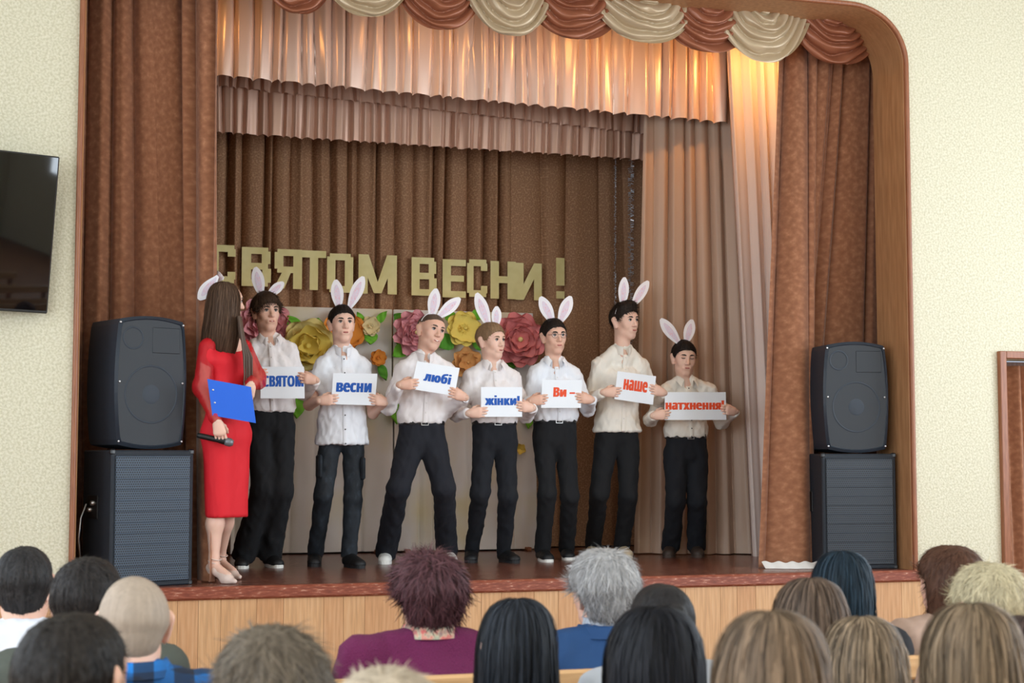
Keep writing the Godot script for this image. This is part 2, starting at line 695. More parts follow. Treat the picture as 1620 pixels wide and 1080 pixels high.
	M["lamp"].emission = Color(1.0, 0.72, 0.38)
	M["lamp"].emission_energy_multiplier = 4.0
	M["metal"] = mat(rgb(190, 190, 192), 0.3, 0.9)
	M["cab"] = tri_mat(noise_tex(0.2, [[0.0, rgb(22, 28, 36)], [1.0, rgb(38, 47, 58)]], 128, 2, 50), Vector3(8, 8, 8), 0.6, bump_tex(0.25, 6.0, 128, 2, 51), 0.6)
	M["plastic"] = tri_mat(noise_tex(0.2, [[0.0, rgb(32, 41, 52)], [1.0, rgb(44, 54, 66)]], 128, 2, 52), Vector3(9, 9, 9), 0.5, bump_tex(0.3, 4.0, 128, 2, 53), 0.4)
	M["mesh_grey"] = grille(rgb(58, 72, 88), rgb(10, 13, 18))
	M["mesh_dark"] = grille(rgb(46, 54, 64), rgb(12, 14, 18))
	M["cone"] = mat(rgb(26, 31, 38), 0.55)
	M["panel_cloth"] = tri_mat(noise_tex(0.01, [[0.0, rgb(214, 206, 200)], [0.5, rgb(228, 222, 218)], [0.8, rgb(226, 216, 196)], [1.0, rgb(220, 204, 160)]], 256, 3, 60), Vector3(0.6, 0.35, 0.6), 0.85)
	M["letter"] = tri_mat(noise_tex(0.02, [[0.0, rgb(224, 210, 146)], [1.0, rgb(238, 226, 168)]], 128, 3, 61), Vector3(2, 2, 2), 0.8)
	M["paper"] = mat(rgb(236, 240, 246), 0.7)
	M["ink_blue"] = mat(rgb(16, 84, 176), 0.7)
	M["ink_red"] = mat(rgb(232, 78, 36), 0.7)
	M["ear_white"] = mat(rgb(238, 234, 238), 0.7)
	M["ear_pink"] = tri_mat(noise_tex(0.05, [[0.0, rgb(226, 168, 184)], [0.42, rgb(232, 212, 222)], [0.6, rgb(220, 214, 232)], [1.0, rgb(236, 190, 196)]], 128, 3, 62), Vector3(9, 4, 9), 0.7)
	for p in [["pink", rgb(240, 168, 176)], ["salmon", rgb(238, 146, 148)], ["yellow", rgb(250, 226, 116)], ["paleyellow", rgb(244, 226, 150)], ["cream", rgb(240, 222, 170)], ["orange", rgb(242, 156, 62)], ["peach", rgb(236, 176, 108)], ["leaf", rgb(120, 196, 56)], ["darkleaf", rgb(90, 164, 50)]]:
		var pm := mat(p[1], 0.8)
		pm.backlight_enabled = true
		pm.backlight = Color(0.12, 0.12, 0.12)
		M[p[0]] = pm
	var bead := mat(rgb(246, 226, 160), 0.2)
	M["bead"] = bead
	M["wood_seat"] = tri_mat(noise_tex(0.03, [[0.0, rgb(196, 148, 98)], [1.0, rgb(222, 180, 130)]], 256, 4, 63), Vector3(0.4, 5.0, 5.0), 0.4)

# punched steel grille: round holes in staggered rows
func grille(metal: Color, hole: Color) -> StandardMaterial3D:
	var im := Image.create(64, 64, false, Image.FORMAT_RGBA8)
	for y in 64:
		for x in 64:
			var d := 99.0
			for c in [[16, 16], [48, 16], [0, 48], [32, 48], [64, 48]]:
				d = minf(d, Vector2(x - c[0], y - c[1]).length())
			im.set_pixel(x, y, hole if d < 11.5 else metal)
	var m := mat(Color.WHITE, 0.45, 0.2)
	m.albedo_texture = ImageTexture.create_from_image(im)
	m.uv1_triplanar = true
	m.uv1_scale = Vector3(36, 36, 36)
	return m

# ---------------------------------------------------------------- the hall
func wall_box(called: String, lo: Vector3, hi: Vector3, m: Material, parent: Node = self) -> MeshInstance3D:
	return struct(called, box_mesh(hi - lo, 0.002), m, parent, (lo + hi) / 2.0)

func arch(grow := 0.0) -> PackedVector2Array:
	# the opening's outline from its left foot over the top to its right foot
	var p := PackedVector2Array()
	var x0 := 0.135 - grow
	var x1 := 5.58 + grow
	var yt := 4.635 + grow
	var rx := 0.42 + grow
	var ry := 0.38 + grow
	var r0 := 0.3 + grow
	p.append(Vector2(x0, 0.8))
	for k in 17:
		var t := PI / 2 * k / 16.0
		p.append(Vector2(x0 + r0 * (1.0 - cos(t)), yt - r0 + r0 * sin(t)))
	for k in 17:
		var t := PI / 2 * (16 - k) / 16.0
		p.append(Vector2(x1 - rx * (1.0 - pow(cos(t), 0.96)), yt - ry + ry * pow(sin(t), 0.96)))
	p.append(Vector2(x1, 0.8))
	return p

func build_hall():
	wall_box("floor", Vector3(-2.6, -0.2, 0.0), Vector3(8.4, 0.0, 14.0), M.hallfloor)
	wall_box("ceiling", Vector3(-2.8, 5.6, -0.45), Vector3(8.6, 5.8, 14.2), M.plaster)
	wall_box("wall_back", Vector3(-2.6, 0, 14.0), Vector3(8.4, 5.6, 14.2), M.wall)
	var poly := PackedVector2Array([Vector2(-2.6, 0.0), Vector2(-2.6, 0.8)])
	var front := PackedVector2Array([Vector2(-2.6, 0.8)])
	front.append_array(arch())
	front.append_array([Vector2(5.95, 0.8), Vector2(5.95, 0.0), Vector2(6.30, 0.0), Vector2(6.30, 2.24), Vector2(7.3, 2.24), Vector2(7.3, 0.0), Vector2(8.4, 0.0), Vector2(8.4, 5.6), Vector2(-2.6, 5.6)])
	struct("wall_front", prism_mesh(front, 0.24), M.wall, self, Vector3(0, 0, -0.05))
	# side walls with tall windows
	var n := 0
	for side in [[8.4, 8.6, "wall_right"], [-2.8, -2.6, "wall_left"]]:
		var a: float = side[0]
		var b: float = side[1]
		var root := Node3D.new()
		root.name = side[2]
		add_child(root)
		root.set_meta("kind", "structure")
		wall_box("sill_band", Vector3(a, 0, -0.45), Vector3(b, 1.2, 14.2), M.wall, root)
		wall_box("head_band", Vector3(a, 4.3, -0.45), Vector3(b, 5.6, 14.2), M.wall, root)
		var edges := [-0.45, 1.2, 3.2, 4.4, 6.4, 7.6, 9.6, 10.8, 12.8, 14.2]
		for k in range(0, 10, 2):
			wall_box("pier", Vector3(a, 1.2, edges[k]), Vector3(b, 4.3, edges[k + 1]), M.wall, root)
		for k in 4:
			n += 1
			var zc: float = edges[2 * k + 1] + 1.0
			var w := Node3D.new()
			w.name = "window_%d" % n
			add_child(w)
			w.position = Vector3((a + b) / 2, 2.75, zc)
			w.set_meta("kind", "structure")
			for s in [-1, 1]:
				local("window_frame", box_mesh(Vector3(0.08, 3.1, 0.07)), M.white_paint, w, Transform3D(Basis(), Vector3(0, 0, s * 0.965)))
				local("window_frame", box_mesh(Vector3(0.08, 0.07, 1.86)), M.white_paint, w, Transform3D(Basis(), Vector3(0, s * 1.515, 0)))
			local("mullion", box_mesh(Vector3(0.07, 2.96, 0.06)), M.white_paint, w)
			local("transom", box_mesh(Vector3(0.06, 0.06, 1.86)), M.white_paint, w, Transform3D(Basis(), Vector3(0, 0.75, 0)))
			for s in [-1, 1]:
				local("pane", box_mesh(Vector3(0.006, 2.96, 0.9), 0.0005), M.glass, w, Transform3D(Basis(), Vector3(0, 0, s * 0.48)))
	# wooden moulding round the opening and the boards that line its sides
	var inner := arch()
	var outer := arch(0.032)
	var rows := [PackedVector3Array(), PackedVector3Array(), PackedVector3Array(), PackedVector3Array(), PackedVector3Array(), PackedVector3Array()]
	var lin := [PackedVector3Array(), PackedVector3Array(), PackedVector3Array()]
	for k in inner.size():
		var i := inner[k]
		var o := outer[k]
		var e := i.lerp(o, 0.25)
		rows[0].append(Vector3(o.x, o.y, -0.05)); rows[1].append(Vector3(o.x, o.y, -0.028)); rows[2].append(Vector3(o.lerp(i, 0.2).x, o.lerp(i, 0.2).y, -0.02))
		rows[3].append(Vector3(e.x, e.y, -0.02)); rows[4].append(Vector3(i.x, i.y, -0.03)); rows[5].append(Vector3(i.x, i.y, -0.06))
		var c := Vector2(2.86, clampf(i.y, 0.8, 4.25))
		var f := i + (c - i).normalized() * 0.006
		lin[0].append(Vector3(i.x, i.y, -0.045)); lin[1].append(Vector3(f.x, f.y, -0.05)); lin[2].append(Vector3(f.x, f.y, -0.45))
	struct("trim_1", grid_mesh(rows), M.trim)
	struct("trim_2", grid_mesh(lin), M.jamb)
	# doorway at the right with its frame and curtain
	var d := Node3D.new()
	d.name = "door_1"
	add_child(d)
	d.set_meta("kind", "structure")
	put("jamb", box_mesh(Vector3(0.05, 2.29, 0.06)), M.trim, d, Vector3(6.3, 1.145, -0.04))
	put("jamb", box_mesh(Vector3(0.05, 2.29, 0.06)), M.trim, d, Vector3(7.3, 1.145, -0.04))
	put("head", box_mesh(Vector3(0.95, 0.05, 0.06)), M.trim, d, Vector3(6.8, 2.265, -0.04))
	put("panel", box_mesh(Vector3(1.0, 2.24, 0.03)), M.trim, d, Vector3(6.8, 1.12, -0.4))
	var dc := put("door_curtain", curtain([Vector3(6.33, 2.2, -0.2), Vector3(7.27, 2.2, -0.2)], [Vector3(6.33, 0.02, -0.18), Vector3(7.27, 0.02, -0.18)], 7.0, 0.05, 120, 30, 5), M.velvet)
	tag(dc, "brown curtain hanging in the doorway right of the stage", "curtain")
	# television on the left of the front wall, turned towards the seats
	var tv := thing("television", "large black television on the cream wall left of the stage", "television", TVPOS)
	tv.basis = Basis(Vector3(0, 1, 0), deg_to_rad(TVYAW)) * Basis(Vector3(1, 0, 0), deg_to_rad(TVTILT)) * Basis(Vector3(0, 0, 1), deg_to_rad(TVROLL))
	local("bezel", box_mesh(Vector3(TVW, TVH, 0.04), 0.006), M.bezel, tv)
	local("screen", box_mesh(Vector3(TVW - 0.016, TVH - 0.022, 0.004), 0.001), M.screen, tv, Transform3D(Basis(), Vector3(0, 0.004, 0.0205)))
	local("bracket", box_mesh(Vector3(0.12, 0.3, 0.16)), M.bezel, tv, Transform3D(Basis(), Vector3(0.0, 0, -0.09)))
	local("wall_arm", box_mesh(Vector3(0.08, 0.08, 0.26)), M.bezel, tv, Transform3D(Basis(Vector3(0, 1, 0), deg_to_rad(-TVYAW)), Vector3(-0.04, 0, -0.22)))

const TVPOS := Vector3(-0.74, 2.835, 0.3)
const TVYAW := 17.0
const TVTILT := 9.0
const TVROLL := -0.6
const TVW := 1.5
const TVH := 0.9

func build_stage():
	wall_box("stage_floor", Vector3(-0.6, 0.6, -3.6), Vector3(6.4, 0.8, -0.07), M.boards)
	# front edge board and the boarded face below it
	var lip := struct("trim_3", box_mesh(Vector3(8.55, 0.075, 0.12), 0.012), M.lip, self, Vector3(1.675, 0.7625, -0.06))
	var root := Node3D.new()
	root.name = "stage_front"
	add_child(root)
	root.set_meta("kind", "structure")
	var x := -2.6
	var k := 0
	while x < 5.94:
		var w := minf([0.13, 0.21, 0.16, 0.24, 0.12][k % 5], 5.95 - x)
		put("plank", box_mesh(Vector3(w - 0.0015, 0.725, 0.02), 0.001), M["plank%d" % [0, 1, 2, 0, 3, 2, 1, 0, 3][k % 9]], root, Vector3(x + w / 2, 0.3625, -0.035))
		x += w
		k += 1
	put("backing", box_mesh(Vector3(8.55, 0.72, 0.03)), M.trim, root, Vector3(1.675, 0.36, -0.062))
	wall_box("wall_stage_left", Vector3(-0.7, 0.8, -3.6), Vector3(-0.6, 5.4, -0.29), M.darkwall)
	wall_box("wall_stage_right", Vector3(6.3, 0.8, -3.6), Vector3(6.4, 5.4, -0.29), M.darkwall)
	wall_box("wall_stage_back", Vector3(-0.7, 0.8, -3.7), Vector3(6.4, 5.4, -3.6), M.darkwall)
	wall_box("ceiling_stage", Vector3(-0.7, 5.4, -3.7), Vector3(6.4, 5.5, -0.29), M.darkwall)
	# warm lamps on a bar behind the swags
	var i := 0
	for l in LAMPS:
		var t := thing("stage_lamp", ["warm stage lamp hidden above the swags at the left", "warm stage lamp above the swags, second from left", "warm stage lamp above the swags, third from left", "warm stage lamp above the swags by the cream side curtain"][i], "lamp", l[0], "stage lamps")
		i += 1
		local("housing", lathe_mesh([[0.0, 0.12], [0.06, 0.12], [0.08, 0.06], [0.085, 0.0], [0.08, 0.0], [0.0, 0.03]]), M.black, t)
		local("bulb", lathe_mesh([[0.0, 0.03], [0.045, 0.02], [0.05, -0.01], [0.035, -0.045], [0.0, -0.055]]), M.lamp, t)
		local("hook", box_mesh(Vector3(0.02, 0.2, 0.02)), M.black, t, Transform3D(Basis(), Vector3(0, 0.22, 0)))
		var o := OmniLight3D.new()
		o.name = "stage_lamp_light"
		o.light_color = Color(1.0, 0.72, 0.4)
		o.light_energy = l[1]
		o.light_size = 0.05
		o.omni_range = 12.0
		o.omni_attenuation = 2.0
		o.shadow_enabled = true
		t.add_child(o, true)
	var bar := put("lamp_bar", tube_mesh([Vector3(-0.6, 5.1, -1.15), Vector3(6.3, 5.1, -1.15)], [0.025, 0.025]), M.black)
	tag(bar, "black pipe that carries the stage lamps above the swags", "pipe")

var LAMPS := [[Vector3(0.85, 4.75, -1.15), 0.25], [Vector3(2.6, 4.78, -1.15), 0.16], [Vector3(3.9, 4.78, -1.15), 0.34], [Vector3(5.15, 4.72, -1.1), 1.1]]

# ---------------------------------------------------------------- drapes
func along(path: Array, u: float) -> Vector3:
	var total := 0.0
	for k in path.size() - 1:
		total += path[k].distance_to(path[k + 1])
	var s := u * total
	for k in path.size() - 1:
		var l: float = path[k].distance_to(path[k + 1])
		if s <= l or k == path.size() - 2:
			return path[k].lerp(path[k + 1], s / maxf(l, 1e-5))
		s -= l
	return path[-1]

# a hanging cloth from a top line to a bottom line with pipe folds across it
func curtain(top: Array, bot: Array, folds: float, amp: float, nu: int, nv: int, sd: int, bow := 0.0, taper := 1.0, hemwave := 0.0) -> ArrayMesh:
	var rows := []
	var uvs := []
	var w: float = top[0].distance_to(top[-1])
	var h: float = absf(top[0].y - bot[0].y)
	for i in nv + 1:
		var v := float(i) / nv
		var row := PackedVector3Array()
		var uv := PackedVector2Array()
		for j in nu + 1:
			var u := float(j) / nu
			var a := along(top, u)
			var b := along(bot, u)
			var p := a.lerp(b, v)
			var e := (along(top, minf(u + 0.01, 1.0)) - along(top, maxf(u - 0.01, 0.0))).lerp(along(bot, minf(u + 0.01, 1.0)) - along(bot, maxf(u - 0.01, 0.0)), v)
			e.y = 0.0
			e = e.normalized()
			var n := Vector3(-e.z, 0, e.x)
			if n.z < 0.0: n = -n
			var ph := u * folds + 0.6 * wob.get_noise_2d(u * folds * 0.45 + sd * 17.0, v * 0.14 + sd) + 0.22 * wob.get_noise_2d(u * folds * 0.2 + sd, v * 0.5 + 9.0)
			var am := amp * (0.7 + 0.6 * wob.get_noise_2d(floor(ph) * 3.7 + sd, v * 0.3)) * lerpf(taper, 1.0, v)
			var f := pow(absf(sin(PI * ph)), 0.62) * 2.0 - 1.0
			var f2 := sin(PI * 2.0 * ph * 1.7 + sd) * 0.12
			p += n * (am * (f + f2) + bow * sin(PI * v))
			if hemwave > 0.0 and i == nv:
				p.y += hemwave * f
			row.append(p)
			uv.append(Vector2(u * w, v * h))
		rows.append(row)
		uvs.append(uv)
	return grid_mesh(rows, false, uvs)

# a festoon: cloth hung from two corners in nested U-shaped folds
func swag(l: Vector3, r: Vector3, drop: float, folds: int, sd: float, inner := 0.42) -> ArrayMesh:
	var rows := []
	var nv := 72
	var nu := 56
	for i in nv + 1:
		var v := float(i) / nv
		var a := l.lerp(r, inner * (1.0 - pow(v, 1.2)))
		var b := r.lerp(l, inner * (1.0 - pow(v, 1.2)))
		var sag := drop * (0.1 + 0.9 * pow(v, 0.92))
		var row := PackedVector3Array()
		for j in nu + 1:
			var u := float(j) / nu
			var x := 2.0 * u - 1.0
			var y := (1.0 - pow(absf(x), 2.5))
			var p := a.lerp(b, u)
			p.y -= sag * y
			var ph := v * folds + 0.25 * sin(u * 5.0 + sd) + 0.4 * wob.get_noise_2d(u * 2.0 + sd * 9.0, v * 3.0)
			var fold := pow(absf(sin(PI * ph)), 0.7)
			var env := 0.35 + 0.65 * y
			p.z += 0.05 * fold * env + 0.12 * sin(PI * minf(v, 0.85)) * y
			p.y -= 0.02 * fold * env
			row.append(p)
		rows.append(row)
	return grid_mesh(rows)

func build_drapes():
	# main curtain at the left, drawn aside behind the speakers; its edge comes forward beside them
	var c := put("stage_curtain", curtain([Vector3(0.14, 4.85, -0.78), Vector3(0.72, 4.85, -0.72), Vector3(0.95, 4.85, -0.55)], [Vector3(0.12, 0.81, -0.95), Vector3(0.74, 0.81, -0.92), Vector3(0.87, 0.81, -0.6), Vector3(0.94, 0.81, -0.25)], 5.2, 0.075, 260, 60, 21, 0.0, 0.7), M.velvet)
	tag(c, "brown velvet main curtain gathered at the left behind the speakers", "curtain", "main stage curtains")
	c = put("stage_curtain", curtain([Vector3(4.997, 4.858, -0.720), Vector3(5.218, 4.848, -0.620), Vector3(5.74, 4.9, -0.66)], [Vector3(4.664, 0.803, -0.520), Vector3(5.030, 0.820, -0.420), Vector3(5.05, 0.81, -0.85), Vector3(5.78, 0.81, -0.9)], 5.4, 0.065, 280, 60, 33, 0.0, 0.8), M.velvet)
	tag(c, "brown velvet main curtain at the right with a white hem on the floor", "curtain", "main stage curtains")
	put("hem_lining", hem([Vector3(4.664, 0.803, -0.520), Vector3(4.820, 0.793, -0.440), Vector3(5.025, 0.821, -0.410)]), M.lining, c)
	# satin pelmets
	var p := put("satin_valance", curtain([Vector3(0.859, 4.527, -1.750) * Vector3(1, 0, 1) + Vector3(0, 5.39, 0), Vector3(5.03, 5.39, -1.75)], [Vector3(0.863, 4.272, -1.750), Vector3(5.044, 4.165, -1.750)], 36.0, 0.045, 620, 30, 5, 0.02, 0.8, 0.006), M.satin)
	tag(p, "glossy pink satin valance in tight gathers, the upper and nearer of two", "valance")
	p = put("satin_valance", curtain([Vector3(0.939, 4.534, -2.500) * Vector3(1, 0, 1) + Vector3(0, 5.39, 0), Vector3(4.70, 5.39, -2.5)], [Vector3(0.947, 4.015, -2.500), Vector3(4.680, 3.991, -2.500)], 44.0, 0.035, 700, 24, 6, 0.02, 0.8, 0.005), M.satin2)
	tag(p, "dull pink satin valance hanging lower behind the glossy one", "valance")
	put("heading_ruffle", curtain([Vector3(0.930, 4.708, -2.420), Vector3(4.652, 4.521, -2.420)], [Vector3(0.935, 4.365, -2.420), Vector3(4.649, 4.190, -2.420)], 48.0, 0.028, 640, 10, 16, 0.0, 1.0, 0.005), M.satin2, p)
	# patterned cloth at the back
	p = put("back_curtain", curtain([Vector3(0.6, 4.9, -3.2), Vector3(3.7, 4.9, -3.2)], [Vector3(0.6, 0.81, -3.2), Vector3(3.7, 0.81, -3.2)], 22.0, 0.085, 560, 50, 7, 0.0, 0.9), M.backcloth)
	tag(p, "dark brown patterned back curtain in deep folds behind the yellow letters", "curtain", "back curtains")
	p = put("back_curtain", curtain([Vector3(3.66, 4.9, -3.2), Vector3(5.5, 4.9, -3.2)], [Vector3(3.66, 0.81, -3.15), Vector3(5.5, 0.81, -3.15)], 7.0, 0.035, 240, 50, 8, 0.0, 0.9), M.backcloth)
	tag(p, "flatter brown back curtain behind the three performers at the right", "curtain", "back curtains")
	# side wings at the right
	p = put("wing_curtain", curtain([Vector3(4.438, 4.205, -1.980) * Vector3(1, 0, 1) + Vector3(0, 4.9, 0), Vector3(5.15, 4.9, -1.92)], [Vector3(4.362, 0.813, -2.100), Vector3(4.814, 0.805, -1.950), Vector3(5.25, 0.81, -1.8)], 7.0, 0.05, 200, 60, 9, 0.0, 0.8), M.wing_beige)
	tag(p, "beige satin side curtain hanging behind the shortest performer", "curtain", "side curtains")
	p = put("wing_curtain", curtain([Vector3(4.963, 4.661, -1.620) * Vector3(1, 0, 1) + Vector3(0, 4.95, 0), Vector3(5.62, 4.95, -1.5)], [Vector3(5.131, 0.800, -1.620), Vector3(5.8, 0.81, -1.5)], 7.0, 0.045, 200, 60, 10, 0.0, 0.8), M.wing_cream)
	tag(p, "pale cream side curtain beside the brown curtain at the right", "curtain", "side curtains")
	# festoons along the top of the opening, brown and cream in turn
	var marks := [[196, 345, -28], [300, 420, -10], [420, 520, 18], [516, 636, 25], [632, 752, 43], [744, 860, 55], [838, 974, 58], [945, 1082, 66], [1045, 1180, 78], [1140, 1258, 96], [1258, 1378, 98]]
	var words := ["brown satin swag at the far left end of the row", "cream satin swag second from the left end", "brown satin swag above the left valance edge", "cream satin swag above the middle of the word on the curtain", "brown satin swag, third brown one from the right end of the row but two", "cream satin swag left of the row's middle", "brown satin swag right of the row's middle", "cream satin swag, second cream one from the right", "brown satin swag, second brown one from the right", "cream satin swag, last cream one, with lamplight behind it", "brown satin swag at the rounded right corner"]
	for k in marks.size():
		var m: Array = marks[k]
		var zz := -0.5 + 0.04 * (k % 2)
		var q: Array = SW[k]
		var s := put("swag", swag(Vector3(q[0], q[3], zz), Vector3(q[1], q[3], zz), q[3] - q[2], 7, k * 1.7), M.swag_brown if k % 2 == 0 else M.swag_cream)
		tag(s, words[k], "swag", "satin swags over the stage")
	var rail := put("swag_rail", box_mesh(Vector3(5.5, 0.05, 0.03)), M.trim, self, Vector3(2.86, 4.86, -0.56))
	tag(rail, "wooden rail that holds the satin swags", "rail")
	# silver garlands on the back curtain
	for g in [[998, 380, 565, 0.03], [972, 300, 520, 0.012]]:
		var a: Vector3 = GAR[0 if g[0] == 998 else 2]
		var b: Vector3 = GAR[1 if g[0] == 998 else 3]
		var st := SurfaceTool.new()
		st.begin(Mesh.PRIMITIVE_TRIANGLES)
		for k in 420:
			var t := k / 420.0
			var c0 := a.lerp(b, t)
			var an := rng.randf() * TAU
			var dr := Vector3(cos(an), rng.randf_range(-0.5, 0.3), absf(sin(an)) * 0.8).normalized()
			var s2 := dr.cross(Vector3(rng.randf() - 0.5, rng.randf() - 0.5, rng.randf() - 0.5)).normalized() * 0.003
			var e: Vector3 = c0 + dr * g[3]
			tri(st, c0 - s2, c0 + s2, e + s2, dr.cross(s2).normalized())
			tri(st, c0 - s2, e + s2, e - s2, dr.cross(s2).normalized())
		var o := put("tinsel_garland", st.commit(), M.tinsel)
		tag(o, "thick silver tinsel garland hanging behind the tallest performer" if g[0] == 998 else "thin silver garland on the back curtain left of the thick one", "garland", "silver garlands")

var GAR := [Vector3(4.748, 4.133, -3.130), Vector3(4.732, 2.434, -3.130), Vector3(4.603, 4.125, -3.130), Vector3(4.595, 2.648, -3.130)]
var SW := [[0.190, 1.118, 4.510, 4.860], [0.625, 1.387, 4.467, 4.860], [1.123, 1.775, 4.390, 4.860], [1.486, 2.288, 4.397, 4.860], [1.967, 2.791, 4.361, 4.860], [2.448, 3.267, 4.348, 4.860], [2.831, 3.815, 4.371, 4.860], [3.306, 4.325, 4.374, 4.860], [3.766, 4.795, 4.356, 4.860], [4.236, 5.155, 4.306, 4.860], [4.802, 5.766, 4.340, 4.860]]

func hem(pts: Array) -> ArrayMesh:
	var rows := [PackedVector3Array(), PackedVector3Array(), PackedVector3Array()]
	for k in 30:
		var p := along(pts, k / 29.0)
		var w := 0.006 * sin(k * 0.9)
		rows[0].append(Vector3(p.x, 0.845 + w, p.z + 0.06)); rows[1].append(Vector3(p.x, 0.825 + w * 0.5, p.z + 0.085)); rows[2].append(Vector3(p.x, 0.803, p.z + 0.12 + w))
	return grid_mesh(rows, false, [], [], true)

# ---------------------------------------------------------------- backdrop: two covered panels, paper flowers, letters
func petal_mesh(len: float, wid: float, cup: float, curl: float, sd: float, ruffle := 0.0) -> ArrayMesh:
	# a paper petal from its foot at the origin out along y, cupped, its tip rolled towards z
	var rows := []
	for i in 9:
		var v := i / 8.0
		var w := wid * pow(sin(PI * (0.1 + 0.8 * pow(v, 0.8))), 0.55)
		var row := PackedVector3Array()
		for j in 9:
			var x := j / 4.0 - 1.0
			var z := cup * x * x * wid + curl * pow(v, 2.2) * len + ruffle * sin(x * 7.0 + sd * 3.0) * v * len * 0.12
			row.append(Vector3(x * w, v * len * (1.0 - 0.2 * pow(absf(x), 2.5) * v) - absf(curl) * v * v * len * 0.35, z))
		rows.append(row)
	return grid_mesh(rows)

func paper_flower(at: Vector3, r: float, rings: Array, heart: Material, label: String, group: String, bead := false):
	# rings: [count, length, width, tilt forward, cup, curl, material, ruffle]
	r *= 1.12
	var t := thing("paper_flower", label, "paper flower", at, group)
	var sd := at.x * 7.0
	var k := 0
	for g in rings:
		var m := petal_mesh(g[1] * r, g[2] * r * 1.15, g[4], g[5], sd + k, g[7])
		for i in g[0]:
			var a: float = TAU * (i + 0.37 * k) / g[0] + sd + 0.12 * sin(i * 5.0 + k)
			var b := Basis(Vector3(0, 0, 1), a) * Basis(Vector3(1, 0, 0), g[3] + 0.1 * sin(i * 3.3 + k))
			local("petal", m, g[6], t, Transform3D(b, Vector3(0, 0, 0.012 * k + 0.004 * (i % 3))))
		k += 1
	var c := lathe_mesh([[0.0, 0.05 * r + 0.02], [0.06 * r, 0.045 * r + 0.02], [0.1 * r, 0.02], [0.09 * r, 0.0]], 12)
	local("flower_heart", c, M.bead if bead else heart, t, Transform3D(Basis(Vector3(1, 0, 0), PI / 2), Vector3(0, 0, 0.035 + 0.012 * k)))

func leaf(at: Vector3, turn: float, len: float, wid: float, m: Material, label: String, tilt := 0.25):
	var rows := []
	for i in 13:
		var v := i / 12.0
		var w := wid * pow(sin(PI * clampf(v, 0.015, 0.985)), 0.75) * (1.15 - 0.4 * v)
		var row := PackedVector3Array()
		for j in 9:
			var x := j / 4.0 - 1.0
			row.append(Vector3(x * w, v * len, 0.03 * (1.0 - x * x) * 0.6 + absf(x) * w * 0.35 + tilt * v * v * len + 0.006 * sin(v * 14.0 + x * 3.0)))
		rows.append(row)
	var t := put("paper_leaf", grid_mesh(rows), m, self, at)
	t.basis = Basis(Vector3(0, 0, 1), turn)
	tag(t, label, "paper leaf", "paper leaves on the backdrop")

